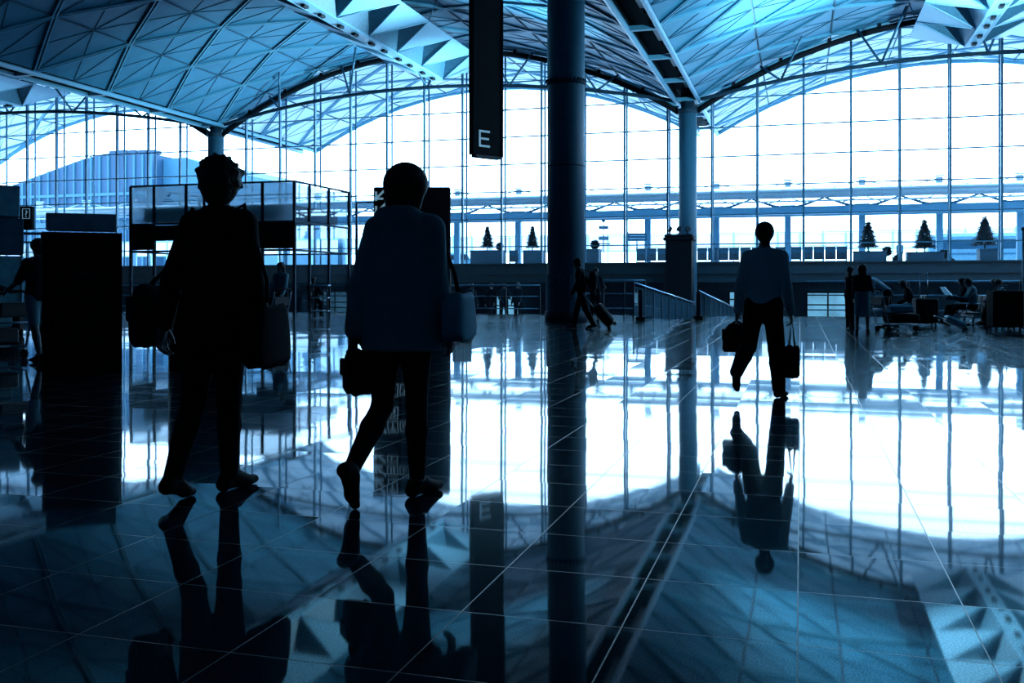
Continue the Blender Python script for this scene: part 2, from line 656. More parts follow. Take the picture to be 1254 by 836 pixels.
    if hair == 'short':
        Hr.limb(hc - hf * .04 * s, hc - hf * .055 * s - hu * .06 * s, .07 * s, .05 * s, .03)
    if hair == 'curly':
        for i in range(64):
            v = nrm([rnd.gauss(0, 1), rnd.gauss(0, 1), rnd.gauss(.15, .8)])
            c = hc + hu * .03 * s - hf * .012 * s + (hr * v[0] + hf * v[1] + hu * v[2]) * .097 * s
            Hr.limb(c, c + (hr * v[0] + hf * v[1] + hu * v[2]) * .024 * s, .024 * s, .010 * s, .008)
        Hr.limb(hc + hu * .015 * s - hf * .028 * s, hc - hu * .02 * s - hf * .03 * s, .106 * s, .098 * s, .03)
        Hr.limb(hc - hf * .045 * s, hc - hf * .05 * s - hu * .07 * s, .085 * s, .065 * s, .03)
    if hair in ('bob', 'long'):
        d = .10 if hair == 'bob' else .27
        for sg in (-1, 0, 1):
            a = hc - hf * .035 * s + hr * sg * .055 * s
            Hr.limb(a, a - u * d * s * (.9 if sg else 1) - fw * (.012 if hair == 'bob' else .05) * s, .052 * s, .040 * s, .03)
        if hair == 'bob':
            Hr.limb(hc + hu * .03 * s - hr * .02 * s - hf * .02 * s, hc + hu * .03 * s + hr * .02 * s - hf * .02 * s, .098 * s, .098 * s, .02)
    if hair == 'bun':
        Hr.limb(hc - hf * .11 * s + hu * .04 * s, hc - hf * .115 * s + hu * .05 * s, .04 * s, .04 * s, .02)
    Hr.cut(hc + hf * .055 * s - hu * .0, nrm(hf * .88 - hu * .48))
    field_obj([Hr], 'hair', M_hair, root)
    # --- joints in the hall
    Mx = Matrix.Translation(Vector(loc)) @ Matrix.Rotation(head, 4, 'Z')
    W = lambda p: Mx @ Vector(p)
    return root, {'lh': W(J['l'][2] + J['l'][3] * .10 * s), 'rh': W(J['r'][2] + J['r'][3] * .10 * s), 'ls': W(J['l'][0]), 'rs': W(J['r'][0]),
                  'pel': W(pel), 'neck': W(neck), 'chest': W(chest), 'M': Mx, 'J': J, 'fw': fw, 'u': u, 'hx': hx, 'pell': pel}


def facing(phi):
    """heading: 0 walks away from the camera, 90 walks to the photo's right"""
    d = FWD * math.cos(R(phi)) + RGT * math.sin(R(phi))
    return math.atan2(-d.x, d.y)
# ------------------------------------------------------------------ the building
XL, XC, XR = -43.2, -7.2, 28.8          # column lines
WALLY = 67.0
SPRING, CROWN, HALF = 13.1, 18.3, 18.0
RISE = CROWN - SPRING
RAD = (HALF ** 2 + RISE ** 2) / (2 * RISE)
ROADZ, LOWZ = 2.6, -1.2
EDGEY = 36.6


def vz(dx):
    return CROWN - RAD + math.sqrt(max(0.1, RAD ** 2 - dx * dx))


# --- floor: polished dark granite in square slabs
def floor_material():
    m = bpy.data.materials.new('polished_granite')
    m.use_nodes = True
    nt = m.node_tree
    N, Lk = nt.nodes.new, nt.links.new
    b = nt.nodes['Principled BSDF']
    tc = N('ShaderNodeTexCoord')
    sp = N('ShaderNodeSeparateXYZ')
    Lk(tc.outputs['Object'], sp.inputs[0])

    def math_(op, a, bb=None, c=None):
        n = N('ShaderNodeMath'); n.operation = op
        for i, v in enumerate((a, bb, c)):
            if v is None: continue
            if isinstance(v, (int, float)): n.inputs[i].default_value = v
            else: Lk(v, n.inputs[i])
        return n.outputs[0]
    T = .545
    u = math_('DIVIDE', math_('ADD', sp.outputs[0], .008 + T * 400), T)
    v = math_('DIVIDE', math_('ADD', sp.outputs[1], -3.13 + T * 400), T)

    def line(c, w):
        fr = math_('FRACT', c)
        dd = math_('MINIMUM', fr, math_('SUBTRACT', 1.0, fr))
        return math_('LESS_THAN', dd, w)
    joint = math_('MAXIMUM', line(u, .0042), line(v, .0042))
    big = math_('MAXIMUM', line(math_('DIVIDE', u, 2.0), .006), line(math_('DIVIDE', v, 4.0), .003))
    cell = N('ShaderNodeCombineXYZ')
    Lk(math_('FLOOR', u), cell.inputs[0]); Lk(math_('FLOOR', v), cell.inputs[1])
    wn = N('ShaderNodeTexWhiteNoise'); wn.noise_dimensions = '3D'
    Lk(cell.outputs[0], wn.inputs['Vector'])
    # speckle
    n1 = N('ShaderNodeTexNoise'); n1.inputs['Scale'].default_value = 160; n1.inputs['Detail'].default_value = 3
    Lk(tc.outputs['Object'], n1.inputs['Vector'])
    rp = N('ShaderNodeValToRGB')
    rp.color_ramp.elements[0].position = .42; rp.color_ramp.elements[1].position = .68
    rp.color_ramp.elements[0].color = (.002, .007, .011, 1); rp.color_ramp.elements[1].color = (.014, .045, .070, 1)
    Lk(n1.outputs['Fac'], rp.inputs['Fac'])
    tone = N('ShaderNodeMixRGB'); tone.blend_type = 'MULTIPLY'; tone.inputs[0].default_value = 1
    gr = N('ShaderNodeCombineXYZ')
    tv = math_('MULTIPLY_ADD', wn.outputs['Value'], .5, .75)
    for i in range(3): Lk(tv, gr.inputs[i])
    Lk(rp.outputs[0], tone.inputs[1]); Lk(gr.outputs[0], tone.inputs[2])
    mj = N('ShaderNodeMixRGB'); mj.inputs[2].default_value = (.004, .008, .012, 1)
    Lk(joint, mj.inputs[0]); Lk(tone.outputs[0], mj.inputs[1])
    Lk(mj.outputs[0], b.inputs['Base Color'])
    Lk(math_('MULTIPLY_ADD', rp.outputs['Color'], 15.0, .08), b.inputs['Specular IOR Level'])
    ra = math_('MULTIPLY_ADD', joint, .28, .018)
    n3 = N('ShaderNodeTexNoise'); n3.inputs['Scale'].default_value = 1.3; n3.inputs['Detail'].default_value = 5
    Lk(tc.outputs['Object'], n3.inputs['Vector'])
    Lk(math_('MULTIPLY_ADD', n3.outputs['Fac'], .03, ra), b.inputs['Roughness'])
    b.inputs['IOR'].default_value = 1.34
    # slabs are not quite level with each other, and their polish is slightly wavy
    n2 = N('ShaderNodeTexNoise'); n2.inputs['Scale'].default_value = 5.0; n2.inputs['Detail'].default_value = 2
    Lk(tc.outputs['Object'], n2.inputs['Vector'])
    hgt = math_('MULTIPLY_ADD', n2.outputs['Fac'], .00012, math_('MULTIPLY', math_('MAXIMUM', joint, big), -.0025))
    hgt = math_('MULTIPLY_ADD', n1.outputs['Fac'], .000012, hgt)
    bp = N('ShaderNodeBump'); bp.inputs['Strength'].default_value = .55; bp.inputs['Distance'].default_value = 1.0
    Lk(hgt, bp.inputs['Height'])
    off = N('ShaderNodeVectorMath'); off.operation = 'MULTIPLY_ADD'
    Lk(wn.outputs['Color'], off.inputs[0]); off.inputs[1].default_value = (.005, .005, 0); off.inputs[2].default_value = (-.0025, -.0025, 0)
    ad = N('ShaderNodeVectorMath'); ad.operation = 'ADD'
    Lk(bp.outputs['Normal'], ad.inputs[0]); Lk(off.outputs[0], ad.inputs[1])
    nm = N('ShaderNodeVectorMath'); nm.operation = 'NORMALIZE'
    Lk(ad.outputs[0], nm.inputs[0])
    Lk(nm.outputs[0], b.inputs['Normal'])
    # a rougher gloss mixed in: a faint broad sheen over the mirror
    g2 = N('ShaderNodeBsdfGlossy'); g2.inputs['Roughness'].default_value = .20; g2.inputs['Color'].default_value = (.5, .85, 1, 1)
    Lk(nm.outputs[0], g2.inputs['Normal'])
    fr = N('ShaderNodeFresnel'); fr.inputs['IOR'].default_value = 1.34
    mx = N('ShaderNodeMixShader'); Lk(math_('MULTIPLY', fr.outputs[0], .055), mx.inputs[0])
    Lk(b.outputs[0], mx.inputs[1]); Lk(g2.outputs[0], mx.inputs[2])
    Lk(mx.outputs[0], nt.nodes['Material Output'].inputs['Surface'])
    return m


M_floor = floor_material()
RAMPX0, RAMPX1, RAMPY = -5.3, -3.3, 32.6
f = MB()
def slab(x0, x1, y0, y1, z=0, t=.35):
    f.box(((x0 + x1) / 2, (y0 + y1) / 2, z - t / 2), (x1 - x0, y1 - y0, t))
slab(-82, 30.4, -24, RAMPY)
slab(-82, RAMPX0, RAMPY, EDGEY)
slab(RAMPX1, 30.4, RAMPY, EDGEY)
f.build('floor', M_floor, kind='structure')
f = MB()
f.prism([(RAMPX0, RAMPY, 0), (RAMPX0, 57, LOWZ), (RAMPX0, 57, LOWZ - .3), (RAMPX0, RAMPY, -.3)], (0, 0, 0), (RAMPX1 - RAMPX0, 0, 0))
f.box((-25, 54, LOWZ - .15), (130, 36, .3))
f.box((-14, 41.3, -.65), (16.5, 9, .3))
f.build('floor_lower', M_floor, kind='structure')

# --- walls that close the hall
M_wall = mat('dark_wall_panel', (.02, .05, .075), .6, scale=.5)
w = MB(); w.box((-21, -24.2, 9), (124, .4, 21)); w.build('wall_back', M_wall, kind='structure')
w = MB(); w.box((-82.2, 22, 9), (.4, 92, 21)); w.build('wall_left', M_wall, kind='structure')
w = MB(); w.box((30.2, 22, .6), (.4, 92, 1.2)); w.box((30.2, 22, 16), (.4, 92, 5)); w.box((30.2, 8, 7.4), (.4, 64, 12.6)); w.build('wall_right', M_wall, kind='structure')
# road deck edge below the glass: a fascia with ledges, dark recess beneath
w = MB()
w.box((-21, 67.2, 2.0), (124, .8, 1.24))
w.box((-21, 66.75, 2.66), (124, .35, .08))
w.box((-21, 66.7, 1.95), (124, .25, .05))
w.box((-21, 66.7, 1.40), (124, .35, .10))
w.build('wall_front', mat('fascia_panel', (.014, .038, .055), .55), kind='structure')
w = MB(); w.box((-21, 71.5, 0.2), (124, .3, 3.2)); w.build('wall_recess', M_navy, kind='structure')
w = MB(); w.box((-21, 69.5, 1.42), (124, 4, .1)); w.build('ceiling_recess', M_navy, kind='structure')

# --- vaulted ceilings: folded triangular panels on a lattice of twin ribs
M_ceil = mat('ceiling_panel', (.055, .20, .30), .5, var=.12, scale=.9, bump=.6)
M_rib = mat('ceiling_rib', (.13, .30, .40), .45, var=.05)
M_soffit_glare = mat('glare_soffit', (.72, .82, .88), .6, var=.05)  # overhang underside paled: outdoor glare put into the panel colour
M_seam = mat('ceiling_seam', (.03, .07, .11), .7)
Y0, Y1, SPY = -23.0, 81.0, 6.2
GUT = .75                                # half width of the valley gutter


def vault(cx):
    half = HALF - GUT
    a1 = math.asin(half / RAD)
    rows = 8
    def node(r, y):
        a = -a1 + 2 * a1 * r / rows
        dx = RAD * math.sin(a)
        return Vector((cx + dx, y, vz(dx)))
    nj = int((Y1 - Y0) / SPY) + 3
    base = 46.6 - SPY * math.ceil((46.6 - Y0) / SPY)
    ysh = lambda r, j: min(max(base + SPY * j + (SPY / 2 if r % 2 else 0), Y0), Y1)
    cm, rm, sm, so = MB(), MB(), MB(), MB()
    def tri(a, b, c):
        n = (b - a).cross(c - a)
        if n.length < 1e-4: return
        n.normalize()
        if n.z < 0: n = -n
        m = (a + b + c) / 3
        lo = sorted((a, b, c), key=lambda p: abs(p.x - a.x) + abs(p.x - b.x) + abs(p.x - c.x))
        md = (lo[0] + lo[1]) / 2
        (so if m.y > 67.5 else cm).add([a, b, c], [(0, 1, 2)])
        sm.bar(lo[2] - n * .015, md - n * .015, .035, .03, up=n)
        for p in (lo[0], lo[1]):
            sm.bar((p + lo[2]) / 2 - n * .015, md - n * .015, .025, .03, up=n)
    def rib(a, b, twin=True):
        L = (b - a).length
        if L < .3: return
        t = (b - a).normalized()
        n = Vector((-( (a.x + b.x) / 2 - cx), 0, -((a.z + b.z) / 2 - (CROWN - RAD)))).normalized()
        x = t.cross(n).normalized()
        if twin:
            for sg in (-1, 1):
                rm.bar(a + n * .05 + x * sg * .10, b + n * .05 + x * sg * .10, .085, .13, up=n)
            sm.bar(a + n * .02, b + n * .02, .12, .05, up=n)
        else:
            sm.bar(a + n * .03, b + n * .03, .07, .08, up=n)
    for r in range(rows):
        for j in range(nj):
            a, b = node(r, ysh(r, j)), node(r, ysh(r, j + 1))
            if r % 2 == 0:
                c, d = node(r + 1, ysh(r + 1, j)), node(r + 1, ysh(r + 1, j + 1))
                tri(a, b, c); tri(b, d, c)
                rib(a, c); rib(b, c)
            else:
                c, d = node(r + 1, ysh(r + 1, j + 1)), node(r + 1, ysh(r + 1, j + 2))
                c0 = node(r + 1, ysh(r + 1, j))
                tri(a, b, c); tri(a, c, c0) if j == 0 else None; tri(b, d, c)
                rib(a, c); rib(b, c)
            if r > 0: rib(a, b, False)
    c = cm.build('ceiling', M_ceil, kind='structure')
    so.build('glare_soffit', M_soffit_glare, c)
    rm.build('rib', M_rib, c)
    sm.build('seam', M_seam, c)
    # outer skin so the roof has depth at its open end
    e = MB()
    pts = [node(r / 2, Y1) for r in range(rows * 2 + 1)]
    e.tube(pts, .28, 8)
    e.build('edge_beam', M_rib, c)
    return c


VAULTS = (-61.2, -25.2, 10.8)
for cx in VAULTS:
    vault(cx)
w = MB(); w.box((30, 29, 13.9), (3, 106, .3)); w.build('ceiling_side', M_wall, kind='structure')

# --- valley gutters between the vaults, with service lights
M_gut = mat('gutter_deck', (.003, .008, .012), .8, spec=.1)
M_lightbox = mat('gutter_panel', (.015, .036, .05), .4)
for n_, x in enumerate((XL, XC, XR)):
    g = MB()
    g.box((x, (Y0 + Y1) / 2, SPRING + 1.05), (2 * GUT + .3, Y1 - Y0, .1))
    for sg in (-1, 1):
        g.box((x + sg * (GUT + .02), (Y0 + Y1) / 2, SPRING + .72), (.10, Y1 - Y0, .75))
    gt = g.build('trim_%d' % (n_ + 1), M_gut, kind='structure')
    r_ = MB()
    for sg in (-1, 1):
        r_.tube([(x + sg * GUT, Y0, SPRING + .28), (x + sg * GUT, Y1, SPRING + .28)], .15, 8)
    r_.build('edge_tube', M_rib, gt)
    y = 46.6 - SPY * 9
    while y < 78:
        if y > 6:
            m = MB(); m.box((x, y, SPRING + .30), (2 * GUT, .30, .22)); m.build('cross_bar', M_rib, gt)
            m = MB(); m.bbox((x + .32, y + 2.6, SPRING + .78), (.36, 3.4, .16), .03); m.build('light_fitting', M_lightbox, gt)
            m = MB(); m.bbox((x + .32, y + 5.0, SPRING + .74), (.22, .22, .2), .03); m.build('sensor', M_black, gt)
        y += SPY

# --- columns
def column(x, y, label, group, ring=True, clad=None):
    t = thing('column', label, 'column', (x, y, 0), 0, group)
    zb = 0 if y < EDGEY else LOWZ
    m = MB(); m.lathe([(.60, zb), (.60, SPRING - .55)], n=40); m.build('shaft', M_column, t)
    m = MB(); m.lathe([(.60, SPRING - .55), (.66, SPRING - .5), (.66, SPRING - .2), (.45, SPRING - .15), (.45, SPRING + .9)], n=32)
    m.build('cap', M_navy, t)
    if ring:
        m = MB(); m.lathe([(.605, 7.5), (.63, 7.51), (.63, 7.60), (.605, 7.61)], n=40)
        for k in range(28):
            a = 2 * math.pi * k / 28
            m.box((.63 * math.cos(a), .63 * math.sin(a), 7.64), (.05, .04, .08), rz=a)
        m.build('ring', M_navy, t)
        m = MB(); m.lathe([(.602, 4.9), (.606, 4.91), (.606, 4.93), (.602, 4.94)], n=40); m.build('joint_band', M_navy, t)
    if clad:
        m = MB()
        for k in range(24):
            a = 2 * math.pi * k / 24
            m.box((.625 * math.cos(a), .625 * math.sin(a), .3 + clad / 2), (.03, .155, clad), rz=a)
        m.build('cladding', M_slate, t)
        m = MB(); m.lathe([(.68, 0), (.68, .28), (.63, .31)], n=40); m.build('plinth', M_navy, t)
    return t


column(XC, 30.6, 'tall dark round column nearest, between hanging letter sign and walking man', 'roof columns', True, 1.15)
column(XC, 66.0, 'round column rising behind black square casing to the roof valley', 'roof columns', False)
column(XL, 66.0, 'small far column above the head of the left woman', 'roof columns', False)

# --- glass front: mullions, transoms and panes
M_glass = glass('front_glass', refl=.8)
MUL = [.2 + 2.95 * k for k in range(-28, 14)]
TRZ = [3.9 + 1.95 * k for k in range(0, 8)]
for n_, cx in enumerate(VAULTS):
    x0, x1 = cx - HALF, cx + HALF
    top = lambda x: vz(min(HALF, abs(x - cx))) - .15
    g = MB()
    xs = [x0 + (x1 - x0) * k / 36 for k in range(37)]
    poly = [(x0, WALLY, ROADZ), (x1, WALLY, ROADZ)] + [(x, WALLY, top(x)) for x in reversed(xs)]
    g.add(poly, [tuple(range(len(poly)))])
    win = g.build('window_%d' % (n_ + 1), M_glass, kind='structure')
    inner, tr = MB(), MB()
    for x in MUL:
        if x0 - .2 < x < x1 + .2:
            m = MB(); m.box((x, WALLY - .1, (ROADZ + top(x)) / 2), (.13, .22, top(x) - ROADZ)); m.build('mullion', M_frame, win)
            m = MB(); m.tube([(x + .02, WALLY + .75, ROADZ), (x + .02, WALLY + .75, top(x) - .05)], .07, 8)
            for z in TRZ:
                if z < top(x) - .2: m.bar((x, WALLY, z), (x + .02, WALLY + .75, z), .05)
            m.build('mast', M_frame, win)
    for z in TRZ:
        if z < SPRING: a, b = x0, x1
        else:
            h_ = math.sqrt(max(0, RAD ** 2 - (z + .2 - CROWN + RAD) ** 2))
            if h_ < 1: continue
            a, b = max(x0, cx - h_), min(x1, cx + h_)
        m = MB(); m.box(((a + b) / 2, WALLY - .05, z), (b - a, .16, .075)); m.build('transom', M_frame, win)
    m = MB(); m.box((cx, WALLY - .05, ROADZ + .05), (HALF * 2, .25, .12)); m.build('sill', M_steel, win)

g = MB(); g.box((30.2, 53.5, 7.3), (.02, 27, 12.2)); win = g.build('window_4', glass('added_side_glass', refl=.8), kind='structure')  # added glazing out of view, lets daylight onto the right vault
for k in range(8):
    m = MB(); m.box((30.1, 40 + 3.85 * k, 7.3), (.2, .12, 12.2)); m.build('mullion', M_frame, win)
for z in (3.2, 5.2, 7.2, 9.2, 11.2):
    m = MB(); m.box((30.1, 53.5, z), (.16, 27, .08)); m.build('transom', M_frame, win)

# --- arch trusses in front of the glass
LBL = ('arched roof truss of the bay left of the small far column', 'arched roof truss of the middle bay behind the hanging letter sign', 'arched roof truss of the right bay over the row of planted trees')
for cx, lb in zip(VAULTS, LBL):
    t = thing('roof_truss', lb, 'truss', (cx, 66.0, 0), 0, 'arched roof trusses')
    hx = HALF - .6
    arch = lambda x: vz(min(abs(x), HALF)) - .42 - .35 * (abs(x) / HALF) ** 2
    chord = lambda x: 15.05 - 1.75 * (x / HALF) ** 2
    xs = [-hx + 2 * hx * k / 48 for k in range(49)]
    m = MB(); m.tube([(x, 0, arch(x)) for x in xs], .19, 10); m.build('arch', M_black, t)
    m = MB(); m.tube([(x, 0, arch(x) + .30) for x in xs], .08, 8)
    m.build('upper_rail', M_rib, t)
    m = MB(); m.tube([(x, -1.6 * (1 - (x / HALF) ** 2), chord(x)) for x in xs], .125, 10); m.build('tie_chord', M_navy, t)
    yv = lambda x: -1.6 * (1 - (x / HALF) ** 2)
    for k in range(-2, 3):
        x = k * 6.0
        for dx in (-1.3, 1.3):
            xe = x + dx
            if abs(xe) > hx: continue
            m = MB(); m.tube([(x, yv(x), chord(x)), (xe, -3.2 if dx * (1 if k >= 0 else -1) < 0 else -.1, vz(abs(xe)) - .15)], .075, 8)
            m.build('strut', M_steel, t)
    for k in range(-5, 6):
        x = k * 3.0
        m = MB(); m.box((x, 0, arch(x) + .2), (.22, .25, .35)); m.build('bracket', M_black, t)

# --- folded reflectors hung along each crown
M_refl = mat('reflector_panel', (.22, .46, .62), .4, var=.06)
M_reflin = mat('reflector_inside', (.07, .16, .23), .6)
RL = ('folded light reflector hung along the crown of the left vault', 'folded white light reflector along the crown of the middle vault', 'folded white light reflector along the crown of the right vault, upper right corner')
for cx, lb in zip(VAULTS, RL):
    zb = 15.5
    t = thing('light_reflector', lb, 'light reflector', (cx + (.8 if cx < 0 else -.9), 0, zb), 0, 'crown light reflectors')
    U, ya, yb = 4.1, 24.0, 64.5
    beam, fit, pan, dark, edge, rod = MB(), MB(), MB(), MB(), MB(), MB()
    beam.box((0, (ya + yb) / 2, .05), (.62, yb - ya, .08))
    for sg in (-1, 1):
        beam.box((sg * .36, (ya + yb) / 2, .12), (.10, yb - ya, .26))
    n = int((yb - ya) / U)
    for k in range(n):
        y0 = yb - U * (k + 1); y1 = y0 + U
        for sg in (-1, 1):
            i0, i1 = Vector((sg * .4, y0, .1)), Vector((sg * .4, y1, .1))
            o0, o1 = Vector((sg * 3.3, y0 + U * .5, 1.25)), Vector((sg * 3.3, y1 + U * .5, 1.25))
            om = Vector((sg * 3.3, y0 - U * .5, 1.25))
            th = Vector((0, 0, .05))
            # bright wing from the beam end of the unit to the outer edge
            for tri_ in ((i1, om + Vector((0, U, 0)), o1), ):
                pan.add([tri_[0], tri_[1], tri_[2], tri_[0] + th, tri_[1] + th, tri_[2] + th], [(0, 1, 2), (5, 4, 3), (0, 3, 4, 1), (1, 4, 5, 2), (2, 5, 3, 0)])
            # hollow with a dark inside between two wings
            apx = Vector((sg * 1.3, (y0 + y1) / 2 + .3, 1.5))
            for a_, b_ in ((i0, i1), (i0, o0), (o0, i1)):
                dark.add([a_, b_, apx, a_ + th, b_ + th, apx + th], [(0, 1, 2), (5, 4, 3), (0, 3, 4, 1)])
            edge.tube([i0, o0], .05, 6); edge.tube([i1, o0], .045, 6)
            if k % 2 == 0:
                m = MB(); m.tube([o0, (sg * 3.8, o0.y, vz(abs(sg * 3.8 + .8)) - zb)], .03, 6); m.build('hanger', M_steel, t)
        for q_ in (.3, .75):
            m = MB(); m.bbox((0, y0 + U * q_, -.06), (.26, .5, .16), .03); m.build('spotlight', M_dark, t)
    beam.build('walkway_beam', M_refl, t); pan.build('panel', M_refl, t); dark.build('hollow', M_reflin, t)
    edge.build('edge_rod', M_refl, t);

# ------------------------------------------------------------------ outside
w = MB(); w.box((180, 20, -.6), (298, 95, .4)); w.build('ground_side', mat('side_paving', (.12, .16, .19), .8, scale=.3), kind='structure')
M_road = mat('pale_paving', (.55, .62, .66), .8, scale=.3)
w = MB(); w.box((-20, 67.6 + 300, ROADZ - .2), (900, 600, .4)); w.build('ground', M_road, kind='structure')
# pale screen fence across the road
t = thing('screen_fence', 'pale screen fence of tall panels across the road beyond the glass', 'fence', (0, 118, ROADZ))
m = MB(); m.box((0, 0, 3.65), (260, .12, 1.9)); m.build('screen', mat('fence_sheet', (.46, .46, .47), .6, var=.06), t)
m = MB()
for k in range(-52, 53): m.box((k * 2.5, -.12, 2.5), (.14, .14, 5.0))
for z in (2.7, 4.7): m.box((0, -.1, z), (260, .16, .14))
m.build('fence_frame', mat('fence_post', (.26, .34, .40), .6), t)

# kerb canopy
M_can = mat('canopy_steel', (.30, .40, .46), .5, var=.08)
M_can2 = mat('canopy_underside', (.07, .17, .25), .6, var=.08)
t = thing('kerb_canopy', 'long steel canopy on posts over the kerb outside the glass', 'canopy', (0, 85, ROADZ + .85))
m = MB(); m.tube([(-120, 0, 5.35), (60, 0, 5.35)], .42, 14); m.build('main_tube', M_can, t)
m = MB(); m.box((-30, 1.6, 5.55), (180, 4.6, .12)); m.build('roof_sheet', M_can, t)
m = MB(); m.box((-30, -.6, 3.85), (180, 1.5, .62)); m.box((-30, -1.3, 3.42), (180, .15, .16)); m.build('lower_beam', M_can2, t)
m = MB(); m.box((-30, -1.0, 4.62), (180, .12, .14)); m.build('gutter_rail', M_can, t)
x = -118.0
while x < 56:
    m = MB(); m.box((x, 0, 1.475), (.5, .5, 4.65)); m.build('post', M_can2, t)
    m = MB()
    for sg in (-1, 1):
        m.tube([(x + sg * .3, 0, 4.15), (x + sg * 1.2, 0, 4.35), (x + sg * 2.9, 0, 4.95)], [.13, .11, .07], 8)
        m.tube([(x + sg * .4, 0, 4.9), (x + sg * 1.5, 0, 4.55)], .05, 6)
    m.box((x, 0, 4.25), (1.2, .7, .25))
    m.build('bracket', M_can2, t)
    m = MB(); m.box((x, .2, 6.15), (.5, .4, .45)); m.box((x, .2, 6.5), (.7, .5, .08))
    for sg in (-1, 1): m.tube([(x, .2, 6.3), (x + sg * 2.4, .2, 5.75)], .05, 6)
    m.build('tie_head', M_can, t)
    x += 5.85

# big ribbed building seen through the left of the glass
M_bld = mat('blue_cladding', (.004, .038, .080), .7, var=.12, scale=.3)
M_bld2 = mat('pale_blue_cladding', (.020, .085, .135), .7, var=.08, scale=.3)
bt = thing('terminal_building', 'large blue ribbed building with sloping roofline outside at left', 'building', at_y(140, 150, ROADZ))
o_ = bt.location
def bp(px, py): 
    v = at_y(px, 150); d = v.dot(FWD); q = P(px, py, d); return (q.x - o_.x, 0, q.z - o_.z)
body = [bp(18, 345), bp(18, 226), bp(60, 210), bp(98, 196), bp(128, 188), bp(186, 188), bp(187, 345)]
m = MB(); m.prism(body, (0, 0, 0), (0, 40, 0)); m.build('main_block', M_bld, bt)
m = MB(); m.prism([bp(187, 345), bp(187, 192), bp(214, 190), bp(243, 200), bp(300, 214), bp(300, 345)], (0, 3, 0), (0, 40, 0)); m.build('side_block', M_bld2, bt)
m = MB()
xs = [18 + 10.5 * k for k in range(17)]
import bisect
tops = [(18, 226), (60, 210), (98, 196), (128, 188), (187, 188)]
for px in xs:
    for (a, b) in zip(tops, tops[1:]):
        if a[0] <= px <= b[0]:
            py = a[1] + (b[1] - a[1]) * (px - a[0]) / (b[0] - a[0])
    a, b = Vector(bp(px, py)), Vector(bp(px, 345))
    m.bar(a + Vector((0, -.15, 0)), b + Vector((0, -.15, 0)), .35, .3, up=(0, 1, 0))
a, b = Vector(bp(18, 242)), Vector(bp(187, 236))
m.bar(a + Vector((0, -.2, 0)), b + Vector((0, -.2, 0)), .3, .5)
m.build('cladding_rib', M_bld2, bt)
m = MB()
for px, py in ((128, 188), (140, 187), (152, 187), (164, 187), (176, 187)):
    m.box(Vector(bp(px + 5, py)) + Vector((0, 2, .3)), (1.4, 2, .7))
m.build('roof_unit', M_bld, bt)

# ------------------------------------------------------------------ light: the bright overcast sky
wd = bpy.data.worlds.new('sky'); SC.world = wd
wd.use_nodes = True
nt = wd.node_tree
bg = nt.nodes['Background']
tc = nt.nodes.new('ShaderNodeTexCoord'); sx = nt.nodes.new('ShaderNodeSeparateXYZ')
nt.links.new(tc.outputs['Generated'], sx.inputs[0])
rp = nt.nodes.new('ShaderNodeValToRGB')
rp.color_ramp.elements[0].position = 0.0; rp.color_ramp.elements[0].color = (.42, .71, 1, 1)
rp.color_ramp.elements[1].position = .9; rp.color_ramp.elements[1].color = (.34, .62, .94, 1)
nt.links.new(sx.outputs[2], rp.inputs[0])
nt.links.new(rp.outputs[0], bg.inputs['Color'])
bg.inputs['Strength'].default_value = 11.0
SC.view_settings.view_transform = 'Standard'
SC.view_settings.look = 'None'
SC.view_settings.exposure = 0.0
SC.view_settings.gamma = 1.0
SC.cycles.max_bounces = 10
SC.cycles.diffuse_bounces = 4
SC.cycles.glossy_bounces = 5
SC.cycles.transparent_max_bounces = 24
SC.cycles.use_denoising = True
SC.cycles.sample_clamp_indirect = 12
# ------------------------------------------------------------------ added uplighters, there only to brighten the vaults
def added_uplight(label, loc, aim, power, spread=60):
    loc, aim = Vector(loc), Vector(aim)
    t = thing('added_uplighter', label, 'added lamp', loc, 0, 'added vault uplighters')
    d = (aim - loc).normalized()
    m = MB(); m.tube([d * -.18, d * .0], [.14, .2], 16); m.build('added_lamp_housing', M_dark, t)
    m = MB(); m.box((0, 0, -.345), (.3, .3, .03)); m.tube([Vector((0, 0, -.35)), d * -.15], .04, 8); m.build('bracket', M_dark, t)
    L = bpy.data.lights.new('added_uplighter_lamp', 'SPOT')
    L.energy = power; L.color = (.42, .80, 1.0); L.spot_size = R(spread); L.spot_blend = .9; L.shadow_soft_size = .15
    o = bpy.data.objects.new('added_uplighter_lamp', L); COL.objects.link(o)
    o.parent = t; o.location = d * .03
    o.rotation_euler = d.to_track_quat('-Z', 'Y').to_euler()
TOPZ = LOWZ + 5.60
added_uplight('added lamp on top of the black column casing, aimed into the right vault', (XC + .35, 63.05, TOPZ + .36), (8, 46, 17), 230000)
added_uplight('added lamp on top of the black column casing, aimed into the middle vault', (XC - .85, 63.05, TOPZ + .36), (-33, 60, 16), 70000, 46)
added_uplight('added lamp standing on the floor at the foot of the right-hand columns', (27.5, 33, .36), (8, 48, 17), 160000)
added_uplight('middle added lamp on top of the black column casing, aimed up beside the valley gutter', (XC - .25, 63.05, TOPZ + .36), (-18.5, 46, 16.5), 120000, 44)
# ------------------------------------------------------------------ boards and signs in the hall
M_board = mat('board_face', (.012, .028, .042), .5)
M_glow = mat('sign_lettering', (.30, .58, .78), .5, emit=.35, var=.02)
camM = Matrix.Rotation(TH, 3, 'Z')

